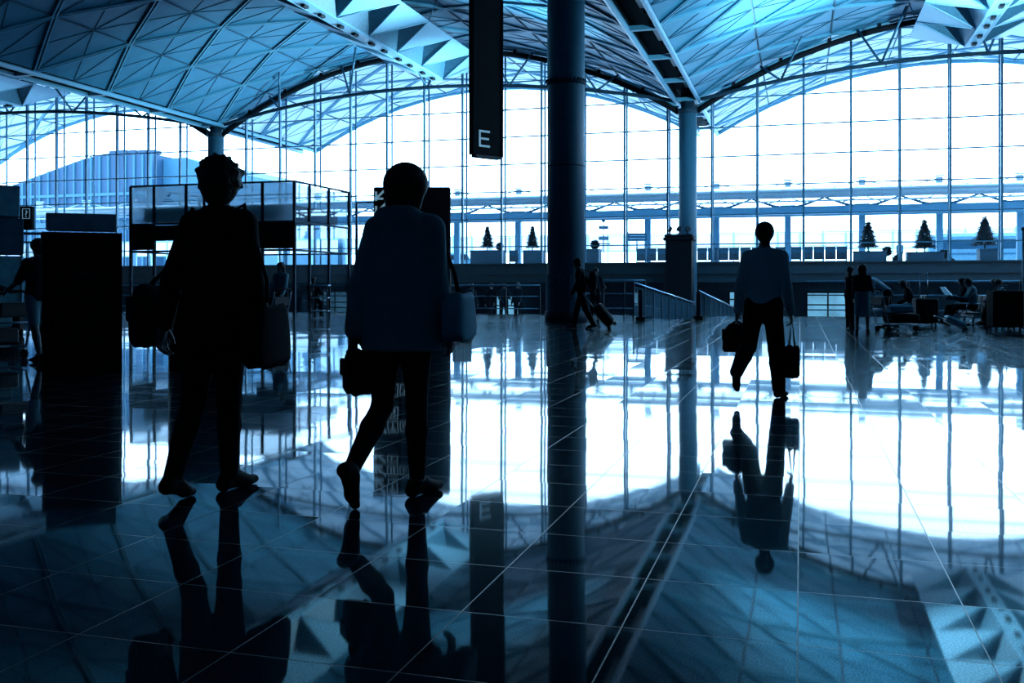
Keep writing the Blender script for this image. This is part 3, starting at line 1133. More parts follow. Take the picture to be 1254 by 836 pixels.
# hanging letter sign
c = G(595.5, 27.2)
yaw = TH + R(42)
t = thing('hanging_sign', 'long black hanging sign with a pale letter E at its foot', 'sign', (c.x, c.y, 0), yaw)
m = MB(); m.bbox((0, 0, 7.85), (1.0, .16, 6.3), .02); m.build('panel', M_black, t)
m = MB(); m.bbox((0, 0, 4.67), (.94, .20, .08), .015); m.build('foot_rail', M_board, t)
m = MB()
for x in (-.5, .5): m.box((x * 1.04, 0, 7.85), (.05, .20, 6.3))
m.build('side_rail', M_black, t)
m = MB()
# the letter, on the face turned to the camera
lx, lz, hh, ww = -.13, 4.93, .46, .36
m.box((lx - ww / 2, -.09, lz + hh / 2), (.055, .02, hh))
for k, w_ in ((0, 1), (.5, .9), (1, 1)):
    m.box((lx - ww / 2 + ww * w_ / 2, -.09, lz + .0275 + k * (hh - .055)), (ww * w_, .02, .055))
m.build('letter', M_glow, t)
for x in (-.35, .35):
    m = MB(); m.tube([(x, 0, 11), (x, 0, vz(abs(c.x - VAULTS[1])) + .3)], .03, 8); m.build('hanger_rod', M_steel, t)

# directory board behind the centre woman
c = G(505, 19.8)
t = thing('directory_board', 'tall black directory board with white arrows behind the centre woman', 'sign', (c.x, c.y, 0), TH)
m = MB(); m.bbox((0, 0, 1.56), (1.54, .22, 3.06), .02); m.build('panel', M_black, t)
m = MB(); m.box((.27, -.112, 1.62), (.96, .02, 2.9)); m.build('list_panel', mat('list_panel', (.02, .042, .058), .4), t)
m = MB()
for k in range(8): m.box((.27, -.126, .5 + .36 * k), (.96, .008, .012))
m.build('panel_joint', M_black, t)
m = MB(); m.bbox((0, 0, .04), (1.6, .34, .08), .015); m.build('base', M_dark, t)
def arrow(mb, x, z, s):
    # points down to the left
    y = -.118
    d = s * .5
    mb.bar((x + d, y, z + d), (x - d * .8, y, z - d * .8), .02, s * .2, up=(1, 0, -1))
    mb.box((x - d + s * .1, y, z - d * .35), (s * .2, .02, s * .85))
    mb.box((x - d * .35, y, z - d + s * .1), (s * .85, .02, s * .2))
def pictogram(mb, x, z, s, k):
    y = -.118
    for a in (-1, 1):
        mb.box((x + a * s * .5, y, z), (s * .08, .016, s * 1.08)); mb.box((x, y, z + a * s * .5), (s * 1.08, .016, s * .08))
    if k % 3 == 0:
        mb.box((x, y, z - s * .05), (s * .12, .016, s * .6)); mb.box((x, y, z + s * .28), (s * .55, .016, s * .1))
    elif k % 3 == 1:
        mb.ball((x - s * .15, y, z + s * .27), s * .09, 8, (1, .3, 1)); mb.box((x - s * .15, y, z - s * .08), (s * .16, .016, s * .5))
        mb.ball((x + s * .15, y, z + s * .27), s * .09, 8, (1, .3, 1)); mb.box((x + s * .15, y, z - s * .08), (s * .2, .016, s * .5))
    else:
        mb.box((x - s * .12, y, z), (s * .1, .016, s * .7)); mb.lathe([(s * .1, -.008), (s * .2, -.008), (s * .2, .008), (s * .1, .008)], (x + s * .06, y, z - s * .1), 12)
zs = (2.94, 2.65, 2.37, 1.75, 1.45, 1.0)
for k, z in enumerate(zs):
    m = MB(); arrow(m, -.63, z, .22); m.build('arrow', M_glow, t)
    m = MB(); pictogram(m, -.38, z, .20, k); m.build('pictogram', M_glow, t)
    if k in (1, 3, 5):
        m = MB(); pictogram(m, -.12 - .02, z, .0001 if False else .18, k + 1); m.build('pictogram', M_glow, t)

# free-standing kiosk at left, and a lower one hidden behind the left woman
def kiosk(px, d, w_, h_, label):
    c = G(px, d)
    t = thing('display_kiosk', label, 'kiosk', (c.x, c.y, 0), TH + R(22), 'free-standing display kiosks')
    m = MB(); m.bbox((0, 0, h_ * .44), (w_, .34, h_ * .88), .015); m.build('cabinet', M_black, t)
    m = MB(); m.bbox((-.01, 0, h_ * .945), (w_ * .93, .28, h_ * .11), .012); m.build('header_panel', mat('header_panel', (.22, .46, .60), .5), t)
    m = MB(); m.box((0, -.175, h_ * .46), (w_ * .9, .014, h_ * .72)); m.build('screen_panel', M_black, t)
    m = MB()
    for k in range(2): m.box((.02, -.184, h_ * .62 - .035 * k), (w_ * (.42 - .24 * k), .004, .008))
    m.build('caption', M_slate, t)
    m = MB(); m.bbox((0, 0, .05), (w_ * 1.03, .42, .10), .015); m.build('plinth', M_black, t)
    m = MB()
    for x in (-.5, .5): m.box((x * w_ * 1.02, 0, h_ * .44), (.025, .36, h_ * .88))
    m.build('side_trim', M_dark, t)
kiosk(101.5, 12.7, .90, 2.03, 'black free-standing display kiosk at left with grey header panel')
kiosk(250, 13.2, .86, 1.55, 'low black display kiosk hidden behind the left woman, mirrored in the floor')

# black casing round the foot of the far column
c = Vector((XC - .25, 63.6, 0))
t = thing('column_casing', 'tall black square casing with moulded cap in front of a far column', 'casing', (c.x, c.y, LOWZ), 0)
m = MB(); m.bbox((0, 0, 2.75), (1.66, 1.4, 5.5), .03); m.build('body', M_black, t)
m = MB(); m.bbox((0, 0, 5.30), (1.95, 1.7, .22), .08); m.bbox((0, 0, 5.5), (1.80, 1.55, .16), .05); m.build('cap', M_black, t)

# ------------------------------------------------------------------ glass booth at left
bx0, bx1, by0, by1, bh = -23.6, -16.9, 30.6, 34.9, 4.75
t = thing('glass_booth', 'large glass and steel booth with black fascia behind the left woman', 'booth', (bx0, by0, 0), 0)
W_, D_ = bx1 - bx0, by1 - by0
m = MB()
posts = [0, 1.0, 2.35, 3.1, 5.45, W_]
for x in posts: m.box((x, 0, bh / 2), (.09, .09, bh))
for x in (0, W_): m.box((x, D_, bh / 2), (.09, .09, bh))
for y in (1.1, 2.6): m.box((W_, y, bh / 2), (.08, .08, bh))
for z in (bh, 3.35, 2.35):
    m.box((W_ / 2, 0, z), (W_, .08, .06)); m.box((W_ / 2, D_, z), (W_, .08, .06))
    m.box((W_, D_ / 2, z), (.08, D_, .06)); m.box((0, D_ / 2, z), (.08, D_, .06))
m.build('frame', M_navy, t)
m = MB()
for a, b in zip(posts, posts[1:]): m.box(((a + b) / 2, .01, 4.05), (b - a - .1, .02, 1.32))
m.build('upper_pane', glass('misted_glass', refl=.3, frost=.5, frost_col=(.55, .72, .82)), t)
m = MB(); m.bbox((W_ / 2, D_ / 2, 3.72), (W_ - .7, D_ - .5, .52), .03); m.build('inner_canopy', M_dark, t)
m = MB(); m.box((.5, -.02, 2.86), (1.0, .12, .9)); m.box((6.0, -.02, 2.86), (1.5, .12, .9)); m.box((3.2, -.02, 3.02), (4.4, .10, .55)); m.build('fascia', M_black, t)
m = MB(); m.box((W_ - .01, D_ / 2, 2.4), (.02, D_, 4.6)); m.build('side_pane', glass('clear_glass', refl=.3), t)
m = MB(); m.box((W_ + 1.35, D_ + .6, 2.2), (2.6, .02, 4.4)); m.build('rear_pane', glass('clear_glass', refl=1.0), t)
m = MB(); m.box((W_ + 2.65, D_ + .6, 2.2), (.07, .07, 4.4)); m.box((W_ + 1.35, D_ + .6, 4.4), (2.6, .06, .05)); m.box((W_ + .05, D_ + .6, 2.2), (.07, .07, 4.4)); m.box((W_ + 1.35, D_ + .6, 2.5), (2.6, .06, .05)); m.build('rear_frame', M_steel, t)
# small mark and two lines of lettering on the upper pane
m = MB(); e = Vector((1.62, -.02, 4.32))
for a, b in (((0, .0), (.09, .12)), ((.09, .12), (.02, .16)), ((-.08, .02), (0, .09)), ((0, .09), (.05, .0))):
    m.bar(e + Vector((a[0], 0, a[1])), e + Vector((b[0], 0, b[1])), .01, .03, up=(0, 1, 0))
for k, w_ in ((0, .34), (1, .46)):
    for q_ in range(int(w_ / .045)): m.box(e + Vector((-w_ / 2 + .045 * q_ + .02, 0, -.08 - .07 * k)), (.03, .008, .03))
m.build('small_lettering', M_slate, t)

# ------------------------------------------------------------------ counter block, question sign and glass door at far left
c = G(8, 26.5)
t = thing('service_counter', 'tall grey panelled counter block at the left edge of the hall', 'counter', (c.x, c.y, 0), TH + R(28))
m = MB(); m.bbox((-.6, 0, .95), (1.98 + .0, 1.2, 1.9), .02); m.build('lower_cabinet', mat('counter_panel', (.16, .34, .44), .7), t)
m = MB(); m.bbox((-.6, 0, 2.42), (2.0, 1.24, .95), .02); m.build('middle_panel', M_slate, t)
m = MB(); m.bbox((-.63, 0, 3.36), (1.88, 1.15, .82), .02); m.build('upper_panel', mat('counter_panel', (.16, .34, .44), .7), t)
m = MB(); m.box((.33, -.61, .95), (.015, .01, 1.85)); m.box((-.6, -.61, .12), (1.95, .015, .2)); m.build('panel_gap', M_black, t)
c = P(33, 267, 27.5)
t = thing('question_sign', 'small black box sign with a framed question mark beside the counter', 'sign', c, TH)
m = MB(); m.bbox((0, 0, 0), (.36, .16, .66), .015); m.build('box', M_black, t)
m = MB()
for a in (-1, 1):
    m.box((.02 + a * .1, -.09, .12), (.014, .012, .28)); m.box((.02, -.09, .12 + a * .135), (.21, .012, .014))
m.build('sign_frame', M_glow, t)
m = MB(); text_mesh(m, '?', .26, Matrix.Translation((.02, -.09, .03)) @ Matrix.Rotation(R(90), 4, 'X'), .012); m.build('lettering', M_glow, t)
m = MB(); m.tube([(-.18, .04, .2), (-.75, .04, .2)], .03, 8); m.build('bracket', M_steel, t)
c = G(38, 28.3)
t = thing('glass_door', 'framed glass door standing open under the question sign', 'door', (c.x, c.y, 0), TH)
m = MB()
for x in (-.28, .32): m.box((x, 0, 1.32), (.06, .06, 2.64))
m.box((.02, 0, 2.61), (.66, .08, .08)); m.box((.02, 0, 2.36), (.6, .05, .05)); m.box((.02, 0, .1), (.6, .05, .2)); m.box((.02, 0, 1.25), (.6, .06, .04))
m.build('frame', M_steel, t)
m = MB(); m.box((.02, 0, 1.3), (.54, .015, 2.1)); m.build('pane', glass('door_glass', refl=1.0, frost=.35, frost_col=(.10, .25, .36)), t)
m = MB(); m.tube([(.24, -.06, 1.0), (.24, -.06, 1.5)], .018, 8); m.build('handle', M_rail, t)

# ------------------------------------------------------------------ balustrades at the floor edge
def balustrade(p0, p1, label, n, h0=1.12, z1=0.0, rails=(1.0, .62, .2), pane=False, group='edge railings'):
    p0, p1 = Vector(p0), Vector(p1)
    t = thing('railing', label, 'railing', p0, 0, group)
    d = p1 - p0
    for k in range(n + 1):
        q = d * (k / n)
        m = MB(); m.box((q.x, q.y, q.z + h0 / 2), (.055, .055, h0), rz=math.atan2(d.y, d.x)); m.build('post', M_navy, t)
    up = Vector((0, 0, h0))
    m = MB(); m.tube([up, d + up], .032, 8); m.build('handrail', M_rail, t)
    if pane:
        m = MB(); m.bar(Vector((0, 0, h0 * .5)), d + Vector((0, 0, h0 * .5)), .014, h0 * .82); m.build('pane', glass('rail_glass', refl=1.2, frost=.10, frost_col=(.12, .30, .42)), t)
        m = MB(); m.bar(Vector((0, 0, .05)), d + Vector((0, 0, .05)), .05, .08); m.build('base_rail', M_steel, t)
    else:
        for r_ in rails[1:]:
            m = MB(); m.tube([(0, 0, h0 * r_), d + Vector((0, 0, h0 * r_))], .022, 8); m.build('rail', M_rail, t)
    return t
ry = EDGEY - .2
balustrade((-41, ry, 0), (-24.2, ry, 0), 'edge railing left of the glass booth, behind the black kiosk', 10)
balustrade((-16.4, ry, 0), (-9.6, ry, 0), 'edge railing between the glass booth and the near column', 5)
balustrade((-7.9, ry, 0), (RAMPX0 - .25, ry, 0), 'short edge railing behind the walking man with suitcase', 3, 1.3)
balustrade((RAMPX0 - .05, RAMPY, 0), (RAMPX0 - .05, 56, LOWZ), 'glass ramp balustrade sloping down, on the left of the ramp', 10, 1.22, pane=True, group='ramp balustrades')
balustrade((RAMPX1 + .05, RAMPY + .3, 0), (RAMPX1 + .05, 56, LOWZ), 'glass ramp balustrade sloping down, on the right of the ramp', 10, .95, pane=True, group='ramp balustrades')
balustrade((.2, ry, 0), (14, ry, 0), 'edge railing behind the seats and passengers at right', 8, 1.25)
for px, d, h_, lb in ((784, 31.3, .98, 'short square bollard post left of the ramp entrance'), (855, 32.2, .92, 'dark bollard post right of the ramp entrance')):
    c = G(px, d)
    t = thing('bollard', lb, 'bollard', c, TH, 'ramp entrance bollards')
    m = MB(); m.bbox((0, 0, h_ / 2), (.14, .14, h_), .015); m.build('post', M_navy, t)
    m = MB(); m.bbox((0, 0, .06), (.30, .24, .12), .02); m.build('foot', M_black, t)
# lit shop windows in the dark recess under the road
M_shop = mat('lit_window', (.10, .30, .46), .4, emit=1.2, var=.3, scale=.8)
for n_, (a, b, y0, y1, lb) in enumerate(((988, 1040, 358, 388, ''), (893, 900, 357, 376, ''), (608, 640, 362, 386, ''))):
    Yp = 71.2
    A = at_y(a, Yp); Bq = at_y(b, Yp); dd = A.dot(FWD)
    z0, z1 = CAMZ - (y1 - HY) / FPX * dd, CAMZ - (y0 - HY) / FPX * dd
    m = MB(); m.box(((A.x + Bq.x) / 2, Yp, (z0 + z1) / 2), (Bq.x - A.x, .1, z1 - z0)); o = m.build('window_%d' % (5 + n_), M_shop, kind='structure')
    m = MB()
    nb = max(1, round((Bq.x - A.x) / 1.5))
    for k in range(nb + 1): m.box((A.x + (Bq.x - A.x) * k / nb, Yp - .08, (z0 + z1) / 2), (.1, .08, z1 - z0 + .1))
    for z in (z0, (z0 + z1) / 2, z1): m.box(((A.x + Bq.x) / 2, Yp - .08, z), (Bq.x - A.x, .08, .09))
    m.build('window_frame', M_black, o)

# table frame left of centre with a seated person
c = G(392, 31.5)
t = thing('counter_table', 'open white-topped table frame where a seated person works beside the booth', 'table', c, TH)
m = MB(); m.bbox((0, 0, 1.12), (.62, .45, .05), .01); m.build('table_top', M_pale, t)
m = MB(); m.bbox((0, 0, .72), (.58, .42, .035), .01); m.build('shelf', M_pale, t)
m = MB(); m.bbox((0, 0, .30), (.58, .42, .035), .01); m.build('lower_shelf', M_pale, t)
for sx in (-1, 1):
    for sy in (-1, 1):
        m = MB(); m.box((sx * .27, sy * .19, .55), (.04, .04, 1.1)); m.build('leg', M_navy, t)
c = G(384, 33.2)
t = thing('stool', 'dark stool under the person seated at the white-topped table', 'stool', c, TH)
m = MB(); m.lathe([(.19, .38), (.2, .40), (.2, .42), (.17, .435)], n=20); m.build('seat', M_black, t)
for k in range(4):
    a = math.pi / 4 + k * math.pi / 2
    m = MB(); m.tube([(.12 * math.cos(a), .12 * math.sin(a), .39), (.19 * math.cos(a), .19 * math.sin(a), 0)], .014, 6); m.build('leg', M_steel, t)

# slim pale post at the right edge
c = G(1254, 25.6)
t = thing('slim_post', 'slim pale post at the right edge of the hall', 'post', c, TH)
m = MB(); m.lathe([(.045, 0), (.045, 2.55)], n=16); m.build('shaft', M_pale, t)
m = MB(); m.lathe([(.11, 0), (.11, .03), (.05, .05)], n=20); m.build('foot', M_steel, t)
m = MB(); m.lathe([(.05, 2.55), (.07, 2.57), (.07, 2.62), (.02, 2.64)], n=16); m.build('cap', M_steel, t)

# ------------------------------------------------------------------ luggage
def suitcase(label, loc, rz, w_=.46, d_=.28, h_=.70, tilt=0, material=None, handle=.42, group=None, handle_mat=None):
    """tilt: degrees it leans back about its wheels, towards local +y"""
    t = thing('suitcase', label, 'suitcase', loc, rz, group)
    M = Matrix.Rotation(R(-tilt), 3, 'X')
    piv = Vector((0, d_ * .35, .05))
    def q(v): return piv + M @ (Vector(v) - piv)
    if tilt:
        lowest = min(q((0, d_ / 2 * s_, .06)).z for s_ in (-1, 1))
    mm = material or M_dark
    m = MB(); m.bbox(q((0, 0, .07 + h_ / 2)), (w_, d_, h_), .04, M=M); m.build('shell', mm, t)
    m = MB()
    for k in (-.3, -.1, .1, .3): m.bbox(q((k * w_, -d_ / 2, .07 + h_ / 2)), (.03, .02, h_ * .86), .008, M=M)
    m.build('ridge', mm, t)
    m = MB(); m.bbox(q((0, 0, .07 + h_ / 2)), (w_ + .006, .014, h_ + .006), .004, M=M); m.build('zip', M_black, t)
    hm = handle_mat or M_steel
    m = MB(); m.tube([q((-.1, d_ * .3, h_)), q((-.1, d_ * .3, h_ + handle)), q((.1, d_ * .3, h_ + handle)), q((.1, d_ * .3, h_))], .012, 8); m.build('handle', hm, t)
    m = MB(); m.tube([q((-.08, 0, h_ + .07)), q((-.05, 0, h_ + .11)), q((.05, 0, h_ + .11)), q((.08, 0, h_ + .07))], .014, 8); m.build('grip', M_black, t)
    for sx in (-1, 1):
        for sy in (-1, 1):
            m = MB(); c_ = q((sx * w_ * .38, sy * d_ * .35, .04))
            m.tube([c_ - Vector((.014, 0, 0)), c_ + Vector((.014, 0, 0))], .04, 14); m.build('wheel', M_black, t)
    zmin = min((v.co.z for ch in COL.objects if ch.parent == t for v in ch.data.vertices))
    t.location.z -= zmin
    return t

def bag(label, centre, rz, w_, d_, h_, material, strap=None, name='bag', cat='bag', sag=.12, taper=.85):
    """soft bag: rounded body with a flap and a strap; strap: list of world points"""
    t = thing(name, label, cat, centre, rz)
    m = MB()
    n, rows = 20, 10
    vs, fs = [], []
    for i in range(rows + 1):
        v = i / rows
        z = -h_ / 2 + h_ * v
        k = (1 - (1 - taper) * v) * (1 if 0 < i < rows else .82)
        bul = 1 + sag * math.sin(math.pi * min(1, v * 1.1))
        for j in range(n):
            a = 2 * math.pi * j / n
            ca, sa = math.cos(a), math.sin(a)
            e_ = .45
            x = math.copysign(abs(ca) ** e_, ca) * w_ / 2 * k
            y = math.copysign(abs(sa) ** e_, sa) * d_ / 2 * k * bul
            vs.append((x, y, z + .01 * math.sin(3 * a + v * 5)))
    for i in range(rows):
        for j in range(n):
            fs.append((i * n + j, i * n + (j + 1) % n, (i + 1) * n + (j + 1) % n, (i + 1) * n + j))
    fs.append(tuple(range(n))[::-1]); fs.append(tuple(rows * n + j for j in range(n)))
    m.add(vs, fs, True); m.build('bag_body', material, t)
    m = MB(); m.bbox((0, -d_ * .56, h_ * .12), (w_ * .62, .02, h_ * .42), .01); m.build('pocket', material, t)
    if strap:
        inv = (Matrix.Translation(Vector(centre)) @ Matrix.Rotation(rz, 4, 'Z')).inverted()
        m = MB(); m.tube([inv @ Vector(p) for p in strap], .012, 8); m.build('strap', M_black, t)
    return t
# ------------------------------------------------------------------ people in the foreground
C_black = mat('black_cloth', (.004, .007, .011), .9, scale=30, var=.06, spec=.1)
C_navy = mat('navy_cloth', (.008, .016, .025), .9, scale=30, var=.06, spec=.1)
C_slate = mat('slate_cloth', (.19, .26, .30), .9, scale=30, var=.06, spec=.1)
C_grey = mat('grey_cloth', (.32, .50, .60), .9, scale=30, var=.06, spec=.1)
C_pale = mat('pale_cloth', (.20, .34, .44), .9, scale=30, var=.06, spec=.1)

# left woman: dark loose top, slim trousers, curly hair
root, J = person('woman with short curly hair walking away at left, dark top and shoulder bag', G(264, 5.2), facing(20), 1.77,
    legL=(-11, 15, -12), legR=(8, 3, 2), armL=(-12, 15, 12), armR=(6, 8, 10), lean=3, look=(22, 0), female=True, abd=(-3, -7),
    top=dict(mat=C_black, hem=.20, flare=1.10, name='top', waist=1.2, ease=.014), bottom=dict(kind='trousers', mat=C_black, w=1.0, ease=.006), hair='curly', q=.012)
sp = J['rs']
c = J['M'] @ Vector((.30, .03, .84))
bag('black shoulder bag on the right hip of the curly-haired woman', c, facing(20) + R(4), .13, .34, .32, C_black, [c + Vector((0, 0, .17)), (c + sp) / 2 + RGT * .06, sp + Vector((0, 0, .10)), J['neck'] - Vector((0, 0, .06))], name='shoulder_bag')
c = J['M'] @ Vector((-.37, -.06, .94))
bag('dark soft bag slung at the left side of the curly-haired woman', c, facing(20) + R(-10), .10, .24, .32, C_navy, [c + Vector((0, 0, .17)), (c + J['ls']) / 2 - RGT * .04, J['ls'] + Vector((0, 0, .09))], name='sling_bag')

# centre woman: hooded jacket, slim trousers, bobbed hair, pale bag on her right side
root, J = person('woman in hooded grey jacket striding away in the centre, bobbed hair', G(491, 5.06), facing(25), 1.72,
    legL=(-9, 38, -52), legR=(9, 4, 2), armL=(-12, 10, 10), armR=(6, 5, 22), lean=4, look=(25, -4), female=True, abd=(-3, -5),
    top=dict(mat=C_slate, hem=.19, flare=1.20, name='jacket', waist=1.25, ease=.024, collar=.02, hood=True, belt=.10, belt_mat=C_pale), bottom=dict(kind='trousers', mat=C_black, w=.92, ease=.004), hair='bob', q=.012)
c = J['lh'] + Vector((0, 0, -.11)) + RGT * .03
bag('dark handbag hanging from the left hand of the woman in the hooded jacket', c, facing(65), .20, .13, .22, C_black, [c + Vector((-.06, 0, .10)), J['lh'], c + Vector((.06, 0, .10))], name='handbag')
c = J['M'] @ Vector((.26, .15, .94))
bag('pale tote bag slung at the right side of the woman in the hooded jacket', c, facing(25) + R(10), .13, .30, .24, C_pale, [c + Vector((0, 0, .10)), (c + J['rs']) / 2 + RGT * .05, J['rs'] + Vector((0, 0, .09))], name='tote_bag')

# man at right: pale shirt, dark trousers, two bags
root, J = person('man in shirt and dark trousers striding away at right with two bags', G(935, 9.62), facing(30), 1.71,
    legL=(-22, 34, -42), legR=(9, 2, 1), armL=(-6, 11, 10), armR=(6, 9, 12), lean=4, look=(26, 0),
    top=dict(mat=C_grey, hem=.03, flare=1.05, name='shirt', waist=1.08, ease=.012), bottom=dict(kind='trousers', mat=C_black, w=1.22, ease=.012), hair='short', q=.012)
c = J['lh'] + Vector((0, 0, -.17))
bag('round black holdall in the left hand of the man in the shirt', c, facing(60), .28, .20, .27, C_black, [c + Vector((-.08, 0, .12)), J['lh'] + Vector((0, 0, .0)), c + Vector((.08, 0, .12))], name='holdall', taper=.7)
c = J['rh'] + Vector((0, 0, -.40))
bag('black oblong bag hanging by a cord from the man in the shirt', c, facing(75), .155, .11, .31, C_black, [c + Vector((-.03, 0, .14)), J['rh'] + Vector((0, 0, .01)), c + Vector((.03, 0, .14))], name='oblong_bag', taper=1.0, sag=.02)

# ------------------------------------------------------------------ people further off
def simple(label, px, d, phi, H, top, bottom, z=0, **kw):
    kw.setdefault('q', .02)
    return person(label, G(px, d, z), facing(phi), H, top=top, bottom=bottom, **kw)

TR = dict(kind='trousers', mat=C_black, w=1.1)
# walking man with suitcase, in front of the near column
root, J = simple('man in black walking left past the near column pulling a suitcase', 712, 25.2, -80, 1.82, dict(mat=C_black, hem=.06, name='jacket'), TR,
    legL=(-15, 12, -14), legR=(15, 4, 6), armL=(12, 8, 20), armR=(-34, 10, 8), lean=6, look=(0, -8), female=False)
c = J['chest'] + RGT * .34 + Vector((0, 0, -.12))
bag('black backpack on the man walking left past the near column', c, facing(-80), .32, .20, .46, C_navy, [J['rs'] + Vector((0, 0, .08)), c + Vector((0, 0, .2)), c + Vector((0, 0, -.1))], name='backpack')
suitcase('dark wheeled suitcase tilted behind the man walking left', G(750, 24.72), facing(-80), .38, .26, .62, 38, M_dark, .5)
# man at the railing
simple('man in pale shirt standing at the edge railing behind the walking man', 729, 34.6, 20, 1.72, dict(mat=C_navy, hem=.04, name='shirt'), TR, armL=(25, 8, 40), armR=(30, 10, 50), lean=6, q=.022)
# four people by the far railing
for px, phi, H, cl, hr, lb, fem in ((577, 30, 1.70, C_slate, 'short', 'standing figure in slate jacket, first of four by the far railing', False), (602, 200, 1.68, C_black, 'short', 'standing figure in black, second of four by the far railing', False),
        (617, 170, 1.70, C_navy, 'long', 'woman with long hair and bent arms, third of four by the far railing', True), (634, -150, 1.73, C_slate, 'long', 'woman in slate top with one arm hanging, last of four by the far railing', True)):
    simple(lb, px, 41, phi, H, dict(mat=C_navy if cl is C_slate else cl, hem=.08, name='jacket'), TR, z=-.5, hair=hr, female=fem, armL=(20, 8, 60 if px == 617 else 12), armR=(8, 8, 70 if px == 617 else 10), legL=(4, 3, 0), legR=(-4, 3, 0), group='people by the far railing', q=.024)
# left: person behind the kiosk, with trolley
root, J = simple('person in dark shirt and shorts pushing a trolley behind the left kiosk', 47, 14.2, -60, 1.77, dict(mat=C_navy, hem=.10, name='shirt', sleeve='short'), dict(kind='shorts', mat=C_slate, hem=.52), armL=(30, 8, 30), armR=(34, 8, 24), legL=(-10, 10, 0), legR=(12, 4, 0), q=.016)
simple('person in black cut by the left edge, beside the grey counter', -12, 20, 70, 1.66, dict(mat=C_black, hem=.12, name='coat'), TR, armL=(20, 10, 50), armR=(20, 10, 50), female=True, hair='bob')
# woman with trolley by the booth
root, J = simple('woman with long hair standing with a trolley in front of the booth', 344, 24.2, 200, 1.66, dict(mat=C_slate, hem=.04, name='top'), dict(kind='trousers', mat=C_black, w=.95), female=True, hair='long', armL=(18, 6, 20), armR=(10, 6, 40), legL=(6, 3, 0), legR=(-6, 4, 0))
# person at the white-topped table
simple('person seated at the white-topped table frame beside the booth', 384, 33.2, 150, 1.66, dict(mat=C_black, hem=.06, name='top'), TR, seat=.64, legL=(80, 78, 0), legR=(78, 76, 0), armL=(35, 8, 50), armR=(35, 8, 50), female=True, q=.022)
# right group
root, J = simple('woman in knee-length skirt and top standing at right, back to the camera', 1056, 22.9, 25, 1.58, dict(mat=C_navy, hem=.04, name='top', sleeve='long'), dict(kind='skirt', mat=C_slate, hem=.42, flare=1.15), female=True, hair='bob', legL=(-4, 4, 0), legR=(6, 3, 0), armL=(8, 10, 20), armR=(20, 10, 60))
simple('person with long hair standing just left of the woman in the skirt', 1041, 25.3, 80, 1.58, dict(mat=C_black, hem=.10, name='coat'), TR, female=True, hair='long', armL=(12, 6, 30), armR=(18, 6, 40))
simple('person bending forward over luggage right of the woman in the skirt', 1086, 26, -70, 1.72, dict(mat=C_grey, hem=.04, name='shirt'), TR, lean=52, look=(0, -20), armL=(55, 8, 15), armR=(48, 8, 20), legL=(4, 8, 0), legR=(-8, 6, 0))
# ------------------------------------------------------------------ seats and seated people at right
W0 = .60
def bench(px, d, n, label, rz):
    c = G(px, d)
    t = thing('bench', label, 'bench', c, rz, 'beam seats at right')
    m = MB(); m.box((0, 0, .26), (n * W0, .07, .07)); m.build('beam', M_steel, t)
    for k in range(n):
        x = (k - (n - 1) / 2) * W0
        m = MB(); m.bbox((x, .04, .335), (.50, .44, .05), .02); m.build('seat', M_dark, t)
        m = MB(); m.bbox((x, -.29, .60), (.50, .05, .48), .02, M=Matrix.Rotation(R(10), 3, 'X')); m.build('backrest', M_dark, t)
    for k in range(n + 1):
        x = (k - n / 2) * W0
        m = MB(); m.tube([(x, -.2, .33), (x, -.2, .56), (x, -.14, .60), (x, .18, .60), (x, .22, .54), (x, .22, .33)], .016, 8); m.build('armrest', M_chrome, t)
    for x in (-(n - 1) / 2 * W0, (n - 1) / 2 * W0):
        m = MB(); m.box((x, 0, .14), (.05, .06, .26)); m.bbox((x, 0, .015), (.06, .5, .03), .01); m.build('leg', M_steel, t)
    def place(k):
        v = Matrix.Rotation(rz, 3, 'Z') @ Vector(((k - (n - 1) / 2) * W0, .0, 0))
        return c + v, rz
    return place
def sitter(lb, spot, H, cl, hr, fem, aL=(28, 1, 62), aR=(28, 1, 62), ln=0, lk=(0, -15), lL=(85, 80, 0), lR=(83, 74, 0), seat=.558, q=.021):
    loc, rz = spot
    return person(lb, loc, rz, H, top=dict(mat=cl, hem=.03, name='top', ease=.010), bottom=TR, seat=seat, legL=lL, legR=lR, armL=aL, armR=aR, lean=ln, look=lk, hair=hr, female=fem, group='seated passengers', q=q, abd=1)
bA = bench(1186, 28.0, 3, 'row of beam seats with chrome armrests under the reading passenger', facing(-76))
bB = bench(1228, 27.6, 3, 'row of beam seats with chrome armrests behind the reading passenger', facing(-66))
bC = bench(1116, 28.2, 2, 'pair of beam seats behind the upright case with chrome handle', facing(-76))
bD = bench(1258, 29.6, 3, 'row of beam seats nearest the right edge, behind the large case', facing(-60))
sitter('passenger in black seated hunched near the upright case with chrome handle', bC(0), 1.66, C_black, 'bob', True, ln=20)
r0, J = sitter('passenger on the bench reading a white paper, legs stretched out', bA(0), 1.70, C_slate, 'short', False, aL=(34, 1, 66), aR=(34, 1, 66), ln=3, lk=(0, -30), lL=(88, 44, 5), lR=(86, 52, 5))
pc = (J['lh'] + J['rh']) / 2 + Vector((0, 0, .16)) - RGT * .16
t = thing('paper', 'open white paper held by the passenger on the bench', 'paper', pc, facing(-40))
m = MB()
for sg in (-1, 1):
    m.bar((0, 0, 0), (sg * .19, .05, 0), .30, .006, up=(0, -.75, .6))
m.build('sheet', M_white, t)
sitter('passenger in black seated on the far side of the reading passenger', bA(2), 1.72, C_black, 'short', False)
sitter('passenger in slate top seated right of the chrome armrests', bB(0), 1.64, C_slate, 'bob', True, ln=8)
sitter('passenger in black seated beyond the passenger in the slate top', bB(2), 1.70, C_black, 'short', False, ln=10)
sitter('passenger seated nearest the right edge above the large dark case', bD(0), 1.70, C_navy, 'bob', True)

